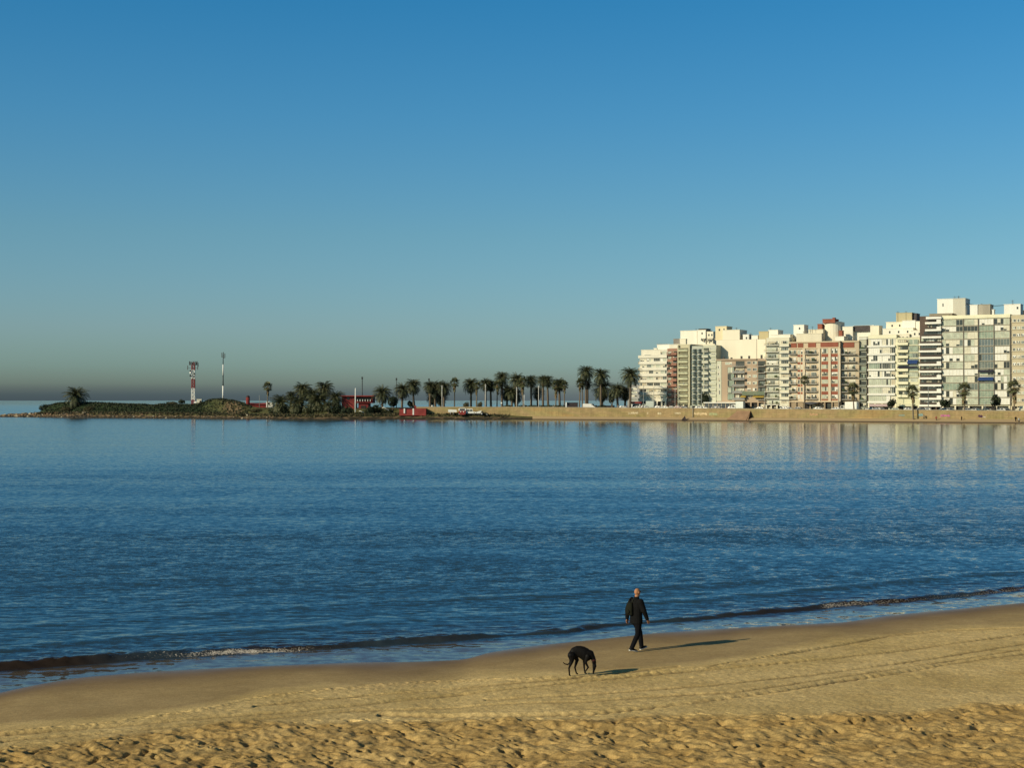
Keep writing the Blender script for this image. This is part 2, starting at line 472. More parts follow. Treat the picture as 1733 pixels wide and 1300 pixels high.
# ==================================================================== SEA
FAR_SHORE = [(-120, 704.5), (0, 706), (60, 706.3), (200, 707.5), (300, 708.5), (440, 709.5), (560, 710), (700, 710), (860, 710.5), (1100, 712), (1270, 713.3), (1450, 714.8),
             (1600, 716), (1733, 717), (1900, 718.5), (2200, 721)]
def far_y(px):
    """depth of the far water's edge along that photo column"""
    p = on_z(px, lerp_tab(FAR_SHORE, px), 0)
    return p.y
def water_material():
    m, n, l, b = new_mat('sea_water')
    g = n.new('ShaderNodeNewGeometry')
    sx = n.new('ShaderNodeSeparateXYZ'); l.new(g.outputs['Position'], sx.inputs[0])
    def math_(op, a, c=None, d=None):
        x = n.new('ShaderNodeMath'); x.operation = op
        for i, q in enumerate((a, c, d)):
            if q is None: continue
            if isinstance(q, (int, float)): x.inputs[i].default_value = q
            else: l.new(q, x.inputs[i])
        return x.outputs[0]
    def rng_(src, a, c, d0, d1, smooth=True):
        r = n.new('ShaderNodeMapRange'); l.new(src, r.inputs[0])
        r.interpolation_type = 'SMOOTHSTEP' if smooth else 'LINEAR'
        for i, v in zip((1, 2, 3, 4), (a, c, d0, d1)): r.inputs[i].default_value = v
        return r.outputs[0]
    def tex(sx_, sy_, detail=3, off=0, rot=.0, rough=.55):
        mp = n.new('ShaderNodeMapping')
        mp.inputs['Scale'].default_value = (sx_, sy_, 1); mp.inputs['Location'].default_value = (off, off * 1.7, 0)
        mp.inputs['Rotation'].default_value = (0, 0, rot)
        l.new(g.outputs['Position'], mp.inputs[0])
        t = n.new('ShaderNodeTexNoise'); t.inputs['Scale'].default_value = 1; t.inputs['Detail'].default_value = detail
        t.inputs['Roughness'].default_value = rough
        l.new(mp.outputs[0], t.inputs['Vector'])
        return t
    Y = sx.outputs[1]
    dist = math_('DIVIDE', Y, 100)
    # wind: glassy far water, ruffled patches nearer
    band = tex(.004, .030, 2, 3, rot=.03)
    band2 = tex(.012, .075, 2, 33)
    bsum = math_('ADD', math_('MULTIPLY', band.outputs[0], .65), math_('MULTIPLY', band2.outputs[0], .35))
    patch = rng_(bsum, .40, .60, 0.0, 1.0)
    yb = math_('ADD', Y, math_('MULTIPLY', math_('SUBTRACT', band.outputs[0], .5), 120))
    near = rng_(yb, 112, 190, 1.0, .0)
    near2 = rng_(Y, 40, 95, .72, 1.0)
    wind = math_('MULTIPLY', near, math_('ADD', .22, math_('MULTIPLY', patch, .88)))
    wind = math_('MULTIPLY', wind, near2)
    wind = math_('ADD', wind, rng_(Y, 560, 900, 0, .12))
    # slopes straight from vector noise at three wave sizes: steady at any distance
    def slope(t, ax, ay):
        s = n.new('ShaderNodeSeparateColor'); l.new(t.outputs[1], s.inputs[0])
        return (math_('MULTIPLY', math_('SUBTRACT', s.outputs[0], .5), ax), math_('MULTIPLY', math_('SUBTRACT', s.outputs[1], .5), ay))
    L = [slope(tex(1.1, 1.5, 3, 0, .10), .16, .30), slope(tex(4.2, 5.2, 3, 9, -.14), .28, .46), slope(tex(13, 15, 3, 5, .2), .30, .48), slope(tex(.10, .42, 2, 21, .04), .06, .18)]
    sxs = math_('ADD', math_('ADD', L[0][0], L[1][0]), math_('ADD', L[2][0], L[3][0]))
    sys_ = math_('ADD', math_('ADD', L[0][1], L[1][1]), math_('ADD', L[2][1], L[3][1]))
    # glassy swell with tiny ripples
    C = [slope(tex(.02, .11, 3, 2), .010, .045), slope(tex(2.4, 3.4, 3, 12), .070, .290)]
    calm_x = math_('ADD', C[0][0], C[1][0]); calm_y = math_('ADD', C[0][1], C[1][1])
    # thin swash is smoother
    at = n.new('ShaderNodeAttribute'); at.attribute_name = 'swash'
    k = math_('MULTIPLY', wind, rng_(at.outputs['Fac'], 0, 1, 1.0, .06))
    nx = math_('ADD', math_('MULTIPLY', sxs, k), calm_x)
    # normals leaned toward the viewer so the water reflects higher, bluer sky
    ny = math_('ADD', math_('SUBTRACT', math_('MULTIPLY', sys_, k), math_('MULTIPLY', k, .070)), math_('SUBTRACT', calm_y, math_('MULTIPLY', rng_(Y, 800, 3500, .038, .0), rng_(at.outputs['Fac'], 0, 1, 1.0, -.25))))  # lean fades far out, so water at the horizon mirrors the grey band
    cmb = n.new('ShaderNodeCombineXYZ'); l.new(nx, cmb.inputs[0]); l.new(ny, cmb.inputs[1])
    va = n.new('ShaderNodeVectorMath'); va.operation = 'ADD'; l.new(g.outputs['Normal'], va.inputs[0]); l.new(cmb.outputs[0], va.inputs[1])
    vn = n.new('ShaderNodeVectorMath'); vn.operation = 'NORMALIZE'; l.new(va.outputs[0], vn.inputs[0])
    l.new(vn.outputs[0], b.inputs['Normal'])
    # silty brown inshore, blue-green offshore, white foam where the wave breaks
    sh = n.new('ShaderNodeAttribute'); sh.attribute_name = 'silt'
    c1 = n.new('ShaderNodeMix'); c1.data_type = 'RGBA'
    c1.inputs[6].default_value = (.026, .064, .098, 1); c1.inputs[7].default_value = (.028, .020, .016, 1)
    l.new(sh.outputs['Fac'], c1.inputs[0])
    c0 = n.new('ShaderNodeMix'); c0.data_type = 'RGBA'; c0.inputs[7].default_value = (.10, .084, .068, 1)   # thin film, sand showing through
    l.new(at.outputs['Fac'], c0.inputs[0]); l.new(c1.outputs[2], c0.inputs[6])
    fo = n.new('ShaderNodeAttribute'); fo.attribute_name = 'foam'
    fn = tex(14, 20, 6, 4, rough=.8)
    fm = rng_(math_('ADD', fo.outputs['Fac'], math_('MULTIPLY', math_('SUBTRACT', fn.outputs[0], .5), 2.4)), .56, .78, 0, 1)
    fm = math_('MULTIPLY', fm, rng_(fo.outputs['Fac'], .02, .2, 0, 1))
    c2 = n.new('ShaderNodeMix'); c2.data_type = 'RGBA'; c2.inputs[7].default_value = (.52, .47, .41, 1)
    l.new(fm, c2.inputs[0]); l.new(c0.outputs[2], c2.inputs[6])
    l.new(c2.outputs[2], b.inputs['Base Color'])
    l.new(rng_(fm, 0, 1, .06, .8), b.inputs['Roughness'])
    b.inputs['IOR'].default_value = 1.33
    b.inputs['Specular IOR Level'].default_value = .5
    return m
M_WATER = water_material()
def build_sea():
    xs = np.concatenate([-np.geomspace(45000, 40, 26)[:-1], np.arange(-40, 45, .11), np.geomspace(45, 45000, 26)])
    ys = [30.0]
    while ys[-1] < 60: ys.append(ys[-1] + .045 + max(0, ys[-1] - 44) * .006)
    while ys[-1] < 60000: ys.append(ys[-1] * 1.05 + .05)
    X, Y = np.meshgrid(xs, np.array(ys))
    sh = shore_y(X); cy = crest_y(X)
    e = Y - cy                                 # + is seaward
    Z = np.zeros_like(X)
    fade = np.exp(-np.clip(Y - 70, 0, None) / 25) * (np.abs(X) < 60)
    # breaking ripple: steep face to the beach, gentle back
    wob = .35 * vnoise(X * .35, X * 0 + 2) + .12 * vnoise(X * 1.1, X * 0)
    ee = e + wob * .8
    amp = (np.interp(X, [-14, -7, 0, 6, 10, 18], [.14, .12, .07, .06, .10, .10]) + .045 * vnoise(X * .5 + 3, X * 0) + .02 * vnoise(X * 1.7, X * 0)) * (np.abs(X) < 40)
    prof = np.where(ee < 0, np.exp(-(ee / (1.1 * amp + .06)) ** 2), np.exp(-(ee / .9) ** 2))
    Z += amp * prof * (1 + .28 * vnoise(X * 2.2, Y * 3) + .22 * vnoise(X * 6, Y * 7))
    # following low swells
    for k, (off, a, wd) in enumerate([(4.2, .07, 1.2), (8.5, .06, 1.6), (13.5, .05, 1.9), (19, .05, 2.2), (26, .045, 2.6)]):
        q = e - off + .9 * vnoise(X * .11 + k * 7, Y * .05) + .3 * vnoise(X * .6, Y * .2 + k)
        Z += a * (.65 + .5 * vnoise(X * .08 + 9 * k, X * 0)) * np.exp(-(q / (wd * .5)) ** 2) * (np.abs(X) < 40)
    # chop
    dshore = Y - sh
    chop = np.clip(dshore / 3, 0, 1) * fade
    Z += chop * (.014 * fbm(X * .8, Y * 2.0, 3) + .010 * vnoise(X * 2.6, Y * 5.0))
    # swash lobes lap over the sand
    sw = np.clip(1 - (dshore - .0) / 2.0, 0, 1)
    Z += .010 * vnoise(X * .8, Y * 1.5) * np.clip(dshore, 0, 1) * (dshore < 5)
    Z = np.where(dshore < -.3, -.05, Z)
    Z = np.where(dshore > 0, Z, np.minimum(Z, 0.0))
    swash = np.clip((-e - .5) / .35, 0, 1) * (Y < 70)
    silt = np.clip(1 - (e - .3) / 3.5, 0, 1) * np.clip(.75 + .5 * vnoise(X * .3, Y * .6), 0, 1)
    silt = np.where(swash > 0, silt * (.75), silt) * (np.abs(X) < 60)
    # foam where the crest breaks
    along = np.interp(X, [on_z(x, 1100, 0).x for x in (0, 180, 320, 400, 480, 560, 700)], [0, .2, .5, .78, .7, .3, 0])
    a2 = np.interp(X, [on_z(x, 1030, 0).x for x in (1130, 1160, 1200, 1370, 1400, 1450, 1560, 1650, 1733, 1900)], [0, .35, 0, 0, .66, .6, .48, .45, .55, .55])
    alongf = np.maximum(along, a2)
    foam = alongf * np.exp(-((ee + .20) / .28) ** 2)
    # lace left behind by the last wave, and a broken white lip on the crest
    lace = np.interp(X, [on_z(x, 1130, 0).x for x in (-200, 0, 260, 330, 480, 640, 760)], [.5, .55, .45, .75, .55, .3, 0])
    foam = np.maximum(foam, lace * np.exp(-((ee + .85 + .35 * vnoise(X * .7, X * 0 + 5)) / .16) ** 2) * np.clip(.35 + 1.1 * vnoise(X * 1.1, X * 0 + 9), 0, 1))
    foam = np.maximum(foam, .62 * np.exp(-((ee + .02) / .07) ** 2) * np.clip(-.1 + 1.5 * vnoise(X * .33 + 31, X * 0), 0, 1))
    foam = np.maximum(foam, .34 * np.exp(-((ee + .34 + .1 * vnoise(X * 2, X * 0)) / .12) ** 2) * np.clip(.2 + vnoise(X * .4 + 14, X * 0) + .5 * vnoise(X * 2.4, X * 0), 0, 1))
    foam = np.maximum(foam, .40 * np.exp(-((dshore - .12) / .10) ** 2) * np.clip(vnoise(X * .5 + 4, X * 0) + .3, 0, 1))
    Z += foam * .05 * np.clip(vnoise(X * 7, Y * 9) + vnoise(X * 15, Y * 17) * .6, -.3, 1.5) * (np.abs(e) < 2)
    o = grid_mesh('sea', X, Y, Z, M_WATER, {'swash': swash, 'silt': silt, 'foam': foam})
    tag(o, 'calm blue sea with low waves rolling onto the sand', kind='structure')
    return o
sea = build_sea()

# ==================================================================== FAR SHORE
def street_z(X):
    return float(np.interp(X, [-400, 0, 160, 260], [4.1, 4.1, 3.3, 3.2]))
def wall_pt(px, off=6.5, z=None):
    y = far_y(px) + off
    x = (px - 866.5) / F * y / 1.0
    return Vector((x, y, street_z(x) if z is None else z))
MOUND = [(-120, 0), (20, 0), (60, .6), (82, 4.6), (100, 6.0), (130, 6.2), (165, 6.0), (200, 5.6), (255, 5.0), (300, 5.1), (325, 5.2), (345, 6.2), (358, 7.4), (375, 7.6), (395, 7.0), (410, 6.2),
         (420, 5.0), (440, 4.2), (470, 3.9), (620, 3.9), (2300, 3.9)]
BANK = [(-120, -.5), (-10, .1), (10, 1.0), (60, 1.7), (130, 2.0), (300, 2.0), (440, 1.6), (520, 1.3), (640, 1.7), (700, 2.0), (800, 2.0), (850, 1.6), (890, 1.2), (2300, 1.2)]
def build_far_land():
    pxs = np.concatenate([np.linspace(-60, 30, 40), np.arange(31, 900, 1.1), np.linspace(901, 2300, 240)])
    ds = np.concatenate([[-14, -6, -2, -.8], np.arange(0, 8.1, .5), np.arange(9, 62, 1.0), [66, 70, 76, 82, 88, 95, 102, 110, 130, 200, 400, 900]])
    P, D = np.meshgrid(pxs, ds)
    Y0 = np.array([far_y(p) for p in pxs])[None, :]
    Y = Y0 + D
    X = (P - 866.5) / F * Y
    st = np.interp(X, [-400, 0, 160, 260], [4.1, 4.1, 3.3, 3.2])
    bank = np.interp(P, [t[0] for t in BANK], [t[1] for t in BANK])
    mnd = np.interp(P, [t[0] for t in MOUND], [t[1] for t in MOUND])
    nz = fbm(X * .12, Y * .12, 4); n2 = vnoise(X * .7, Y * .7); n3 = vnoise(X * 1.7, Y * 1.7)
    sm = lambda t: np.clip(t, 0, 1) ** 2 * (3 - 2 * np.clip(t, 0, 1))
    s1 = np.where(D < 0, .12 * D, bank * sm(D / 6))
    left = np.clip((900 - P) / 40, 0, 1)                      # 1 on the promontory
    start = np.interp(P, [0, 430, 520, 860, 900], [15, 15, 14, 16, 9])
    rise = sm((D - start) / np.interp(P, [0, 60, 330, 420, 520], [8, 10, 14, 12, 5]))
    top = np.where(P < 640, mnd, st)
    ZL = s1 + (top - bank) * rise * (P > 15)
    ZL = ZL + left * np.clip(D / 3, 0, 1) * (.22 * nz + (.16 * n2 + .10 * n3) * np.interp(P, [0, 440, 560], [1, .8, .35])) * (D < 110)
    ZL = np.where((P < 30), ZL - 3 * sm((D - 8) / 12), ZL)
    # behind: the headland ends; city ground continues
    end = np.interp(P, [-60, 30, 90, 420, 700, 1060, 1090], [16, 26, 70, 90, 110, 110, 3000])
    ZL = np.where(D > end, -1.5, ZL)
    ZC = np.where(D < 6.2, s1, st)                            # city: strip of sand, then the promenade level
    Z = np.where(P > 905, ZC, ZL)
    return pxs, ds, P, D, X, Y, Z
pxs, ds, P, D, X, Y, Z = build_far_land()
def land_mat():
    m, n, l, b = new_mat('headland')
    g = n.new('ShaderNodeNewGeometry')
    a = n.new('ShaderNodeAttribute'); a.attribute_name = 'cover'
    no = n.new('ShaderNodeTexNoise'); no.inputs['Scale'].default_value = .45; no.inputs['Detail'].default_value = 8
    l.new(g.outputs['Position'], no.inputs['Vector'])
    ad = n.new('ShaderNodeMath'); ad.operation = 'ADD'
    s = n.new('ShaderNodeMath'); s.operation = 'MULTIPLY_ADD'; s.inputs[1].default_value = .5; s.inputs[2].default_value = -.25
    l.new(no.outputs[0], s.inputs[0]); l.new(a.outputs['Fac'], ad.inputs[0]); l.new(s.outputs[0], ad.inputs[1])
    r = n.new('ShaderNodeValToRGB'); cr = r.color_ramp
    st = [(0, (.035, .030, .022)), (.10, (.045, .040, .028)), (.16, (.15, .105, .065)), (.26, (.20, .14, .085)), (.34, (.085, .078, .038)), (.45, (.105, .10, .045)),
          (.55, (.075, .08, .035)), (.72, (.03, .045, .020)), (1, (.018, .028, .015))]
    while len(cr.elements) < len(st): cr.elements.new(.5)
    for e, (p, c) in zip(cr.elements, st): e.position = p
    for e, (p, c) in zip(cr.elements, st): e.color = (*c, 1)
    l.new(ad.outputs[0], r.inputs[0]); l.new(r.outputs[0], b.inputs['Base Color'])
    b.inputs['Roughness'].default_value = .95; b.inputs['Specular IOR Level'].default_value = .1
    return m
M_LAND = land_mat()
iL = pxs <= 905
cover = np.clip(.03 + .08 * D / 2.5, 0, np.interp(P, [60, 160], [.17, .11]))
cover = np.where(D > 3, np.interp(P, [0, 60, 150, 430, 520, 900], [.24, .24, .36, .40, .48, .52]), cover)
cover = np.where(D > 12, np.interp(P, [0, 60, 70, 330, 345, 370, 385, 405, 420, 600], [.3, .5, .78, .95, .62, .55, .30, .26, .50, .5]), cover)
o = grid_mesh('headland', X[:, iL], Y[:, iL], Z[:, iL], M_LAND, {'cover': cover[:, iL]})
tag(o, 'low grassy rocky headland running out to the left', kind='structure')
# right of the headland: the narrow far beach
iR = pxs >= 880
dR = ds <= 8
m_fs = mat('far_sand', (.40, .30, .17), .95, .12, .3)
def far_sand_mat():
    m, n, l, b = new_mat('far_beach_sand')
    g = n.new('ShaderNodeNewGeometry'); sx = n.new('ShaderNodeSeparateXYZ'); l.new(g.outputs['Position'], sx.inputs[0])
    r = n.new('ShaderNodeMapRange'); r.inputs[1].default_value = .15; r.inputs[2].default_value = .55
    l.new(sx.outputs[2], r.inputs[0])
    x = n.new('ShaderNodeMix'); x.data_type = 'RGBA'; l.new(r.outputs[0], x.inputs[0])
    x.inputs[6].default_value = (.085, .055, .032, 1); x.inputs[7].default_value = (.42, .31, .175, 1)
    l.new(x.outputs[2], b.inputs['Base Color']); b.inputs['Roughness'].default_value = .9
    return m
M_FARSAND = far_sand_mat()
sub = np.ix_(dR, iR)
ZZ = Z[sub].copy()
DD = D[sub]
ZZ = np.where(DD >= 6.2, np.minimum(ZZ, 1.2), ZZ)
ZZ = np.where(P[sub] < 905, ZZ - .25 * (905 - P[sub]) / 25, ZZ)
o = grid_mesh('far_beach', X[sub], Y[sub], ZZ, M_FARSAND)
tag(o, 'narrow far beach below the promenade wall', kind='structure')
# promenade / road level
m_pave = mat('promenade_paving', (.30, .27, .22), .9, .12, .4)
m_asph = mat('asphalt', (.06, .058, .055), .9, .15, .3)
def strip(name, px0, px1, d0, d1, lift, m, label, step=6):
    pp = np.arange(px0, px1 + step, step)
    a = np.array([[((p - 866.5) / F * (far_y(p) + d), far_y(p) + d) for p in pp] for d in np.linspace(d0, d1, 3)])
    Xs, Ys = a[..., 0], a[..., 1]
    Zs = np.interp(Xs, [-400, 0, 160, 260], [4.1, 4.1, 3.3, 3.2]) + lift
    o = grid_mesh(name, Xs, Ys, Zs, m, smooth=False)
    tag(o, label, kind='structure'); return o
strip('promenade', 702, 2300, 6.9, 13, .012, m_pave, 'paved seaside promenade along the top of the wall')
strip('road', 702, 2300, 13, 27, -.10, m_asph, 'asphalt coast road behind the promenade')
strip('pavement', 1075, 2300, 27, 40, .02, m_pave, 'pavement in front of the apartment blocks')
strip('city_ground', 1060, 2300, 40, 600, -.02, m_pave, 'ground under the city blocks', 12)
def px_markings():
    mb = MB().mat(mat('road_paint', (.75, .74, .7), .8, .1))
    for p in range(660, 1900, 12):
        for d in (20,):
            a = wall_pt(p, d); c = wall_pt(p + 6, d)
            mb.quad((a.x, a.y - .08, a.z - .09), (c.x, c.y - .08, c.z - .09), (c.x, c.y + .08, c.z - .09), (a.x, a.y + .08, a.z - .09))
    o = mb.build('road_marking'); tag(o, 'white dashed centre line of the coast road', kind='structure')
px_markings()
# ------------------------------------------------------------------ sea wall
def wall_mat():
    m, n, l, b = new_mat('sea_wall_stone')
    t = n.new('ShaderNodeTexCoord')
    g = n.new('ShaderNodeTexBrick'); g.inputs['Scale'].default_value = 1
    g.inputs['Color1'].default_value = (.32, .245, .125, 1); g.inputs['Color2'].default_value = (.27, .205, .105, 1); g.inputs['Mortar'].default_value = (.20, .15, .08, 1)
    g.inputs['Brick Width'].default_value = 1.6; g.inputs['Row Height'].default_value = .55; g.inputs['Mortar Size'].default_value = .03
    cm = n.new('ShaderNodeCombineXYZ'); sx = n.new('ShaderNodeSeparateXYZ'); l.new(t.outputs['Object'], sx.inputs[0])
    l.new(sx.outputs[0], cm.inputs[0]); l.new(sx.outputs[2], cm.inputs[1]); l.new(cm.outputs[0], g.inputs['Vector'])
    def nz(s, zs, det=4):
        mp = n.new('ShaderNodeMapping'); mp.inputs['Scale'].default_value = (s, s, s * zs); l.new(t.outputs['Object'], mp.inputs[0])
        no = n.new('ShaderNodeTexNoise'); no.inputs['Scale'].default_value = 1; no.inputs['Detail'].default_value = det; l.new(mp.outputs[0], no.inputs['Vector']); return no
    a = nz(.06, 3, 3)
    r = n.new('ShaderNodeValToRGB'); cr = r.color_ramp
    for k in range(2): cr.elements.new(.5)
    for e, (p, c) in zip(cr.elements, [(.3, (1.15, 1.0, .80)), (.45, (.92, .98, .82)), (.55, (1.1, 1.02, .98)), (.7, (.85, .90, .70))]): e.position = p; e.color = (*c, 1)
    l.new(a.outputs[0], r.inputs[0])
    x = n.new('ShaderNodeMix'); x.data_type = 'RGBA'; x.blend_type = 'MULTIPLY'; x.inputs[0].default_value = 1
    l.new(g.outputs[0], x.inputs[6]); l.new(r.outputs[0], x.inputs[7])
    s2 = nz(.9, .35); r2 = n.new('ShaderNodeMapRange'); r2.inputs[1].default_value = .35; r2.inputs[2].default_value = .7; r2.inputs[3].default_value = .85; r2.inputs[4].default_value = 1.12
    l.new(s2.outputs[0], r2.inputs[0])
    y = n.new('ShaderNodeMix'); y.data_type = 'RGBA'; y.blend_type = 'MULTIPLY'; y.inputs[0].default_value = 1
    l.new(x.outputs[2], y.inputs[6]); l.new(r2.outputs[0], y.inputs[7]); l.new(y.outputs[2], b.inputs['Base Color'])
    b.inputs['Roughness'].default_value = .92
    return m
def build_wall():
    root = empty('sea_wall', wall_pt(1100), 'long low tan stone sea wall dividing the far beach from the promenade', 'wall')
    mb = MB().mat(wall_mat()); cap = MB().mat(mat('wall_coping', (.36, .31, .22), .9, .12, .5))
    o = root.location
    pp = list(range(702, 2300, 14))
    for a, c in zip(pp[:-1], pp[1:]):
        A, B = wall_pt(a), wall_pt(c)
        for m_, y0, y1, z0, z1 in ((mb, -.2, .9, -3.6, .55), (cap, -.32, 1.0, .55, .72)):
            k = len(m_.v)
            zt = z1
            for q in (A, B):
                for yy in (y0, y1):
                    m_.v += [(q.x - o.x, q.y - o.y + yy, q.z - o.z + z0), (q.x - o.x, q.y - o.y + yy, q.z - o.z + zt)]
            for f in ((0, 4, 5, 1), (1, 5, 7, 3), (0, 2, 6, 4)): m_.face([k + t for t in f])
    mb.build('wall_face', root); cap.build('coping', root)
    # painted patches along the wall
    specs = [(1592, 1608, 701.5, 706, (.42, .13, .25)), (1655, 1663, 702, 707, (.06, .02, .06)), (1521, 1531, 701.5, 704.5, (.20, .28, .24)), (1555, 1562, 700, 705, (.22, .34, .33)),
             (1068, 1080, 697, 701, (.50, .42, .27)), (1095, 1104, 697, 702, (.50, .40, .25)), (1113, 1119, 698, 702, (.55, .47, .30)), (1174, 1197, 697.5, 703, (.55, .42, .24)),
             (1200, 1214, 698, 704, (.33, .35, .18)), (1370, 1384, 699, 704, (.42, .26, .14)), (1700, 1706, 703, 708, (.33, .24, .12)), (1064, 1067, 698, 702, (.56, .49, .32)),
             (1142, 1152, 698, 701, (.52, .45, .30)), (1663, 1668, 705, 707, (.5, .45, .4))]
    for i, (x0, x1, y0, y1, c) in enumerate(specs):
        m = mat('wall_paint_%d' % i, c, .8, .35, 2.2)
        g = MB().mat(m)
        # brush-like ragged blobs, a few mm proud of the stone
        rows = 9
        for r in range(rows):
            f0, f1 = r / rows, (r + .92) / rows
            a = x0 + (x1 - x0) * f0 + random.uniform(-.2, .2); b2 = x0 + (x1 - x0) * f1 + random.uniform(-.2, .3)
            t0 = y0 + random.uniform(0, .3) * (y1 - y0); t1 = y1 - random.uniform(0, .3) * (y1 - y0)
            pts = []
            for (qx, qy) in ((a, t1), (b2, t1 + random.uniform(-.5, .5)), (b2, t0), (a, t0 + random.uniform(-.5, .5))):
                w = wall_pt(qx)
                yy = w.y - .215
                p = at_y(qx, qy, yy)
                pts.append((p.x - o.x, yy - o.y - .01 * (r % 2), p.z - o.z))
            g.quad(*pts)
        g.build('graffiti', root)
build_wall()
# ------------------------------------------------------------------ slipway
def slipway():
    B = wall_pt(1250)
    root = empty('slipway', B, 'reddish brown ramp running down the sea wall with a dark triangular side', 'ramp')
    m = mat('slipway_concrete', (.30, .185, .11), .9, .15, .6); md = mat('slipway_side', (.045, .03, .025), .9, .2)
    mb = MB().mat(m)
    def w(px, py, off):
        y = far_y(px) + off
        p = at_y(px, py, y); return (p.x - B.x, p.y - B.y, p.z - B.z)
    # sloping face lying against the wall, then turned down to the sand
    a, b2, c, d = w(1248, 695.5, 6.1), w(1270, 695.5, 6.1), w(1266, 711.5, 2.0), w(1229, 710.5, 2.0)
    mb.quad(d, c, b2, a)
    mb.build('ramp_surface', root)
    s = MB().mat(md)
    e, f, g2 = w(1270.5, 695.8, 6.0), w(1262.5, 711.8, 1.6), w(1273, 711.5, 5.2)
    h = w(1273, 711.5, 6.1)
    s.quad(f, g2, e); s.quad(g2, h, e); s.quad(f, e, h)
    s.build('side_wall', root)
slipway()
# ==================================================================== BUILDINGS
def fac(px, off=0.0):
    """point on the facade line under that photo column; off = metres further back"""
    k = (px - 866.5) / F
    y = (574.6 + off * 1.14) / (1 + .558 * k)
    return Vector((k * y, y, 0))
C_CREAM = (.70, .66, .54); C_WHITE = (.75, .73, .65); C_BEIGE = (.60, .55, .38); C_TAN = (.55, .46, .32); C_BROWN = (.30, .16, .11); C_BRICK = (.42, .12, .06)
def wallm(name, c, var=.07): return mm('wall_' + name, c, .85, var, .35, streak=True)
GL_DARK = mm('glass_dark', (.025, .03, .03), .12, .3, 1.0, spec=.6)
GL_MID = mm('glass_grey', (.13, .15, .135), .15, .3, .8, spec=.6)
GL_GREEN = mm('glass_green', (.24, .29, .22), .2, .25, .8, spec=.5)
GL_PALE = mm('glass_pale', (.42, .44, .34), .3, .25, .8)
GL_BLUE = mm('glass_blue', (.12, .15, .155), .2, .2, .8, spec=.5)
SH_CREAM = mm('shutter_cream', (.60, .56, .43), .6, .12, 1.0)
SH_WHITE = mm('shutter_white', (.70, .68, .60), .6, .08, 1.0)
SH_TAN = mm('shutter_tan', (.46, .40, .28), .6, .12, 1.0)
AWN_BLUE = mm('awning_blue', (.02, .05, .16), .8, .15, 2)
AWN_DARK = mm('awning_dark', (.03, .03, .05), .8, .15, 2)
RAIL = mm('railing_dark', (.05, .05, .045), .6, .1, 2)
DARK = mm('shadowed_interior', (.035, .032, .03), .9, .2, 1)  # flat dark colour standing for shade inside recesses and openings
ROOF = mm('roof_grey', (.25, .23, .20), .9, .15, .6)
PAL = {'cream': [(SH_CREAM, 5), (GL_PALE, 3), (GL_DARK, 1.2), (GL_MID, 1.2), (SH_WHITE, 2)],
       'dark': [(GL_DARK, 5), (GL_MID, 3), (SH_TAN, 1), (SH_CREAM, 1)],
       'green': [(GL_GREEN, 5), (GL_MID, 2), (GL_PALE, 3), (GL_DARK, 1), (SH_CREAM, 1)],
       'mix': [(GL_DARK, 2.4), (GL_MID, 2), (GL_PALE, 2), (SH_CREAM, 3), (SH_TAN, 1.5)],
       'white': [(SH_WHITE, 6), (GL_PALE, 2), (GL_DARK, 1), (SH_CREAM, 3)],
       'blue': [(GL_BLUE, 3), (GL_MID, 2), (GL_PALE, 2.5), (GL_DARK, 1), (SH_WHITE, 1)],
       'tan': [(SH_TAN, 4), (SH_CREAM, 3), (GL_DARK, 1.3), (GL_MID, 1)]}
def pick(pal):
    t = PAL[pal]; r = random.uniform(0, sum(w for _, w in t))
    for m_, w in t:
        r -= w
        if r <= 0: return m_
    return t[0][0]
FRAMES = {}
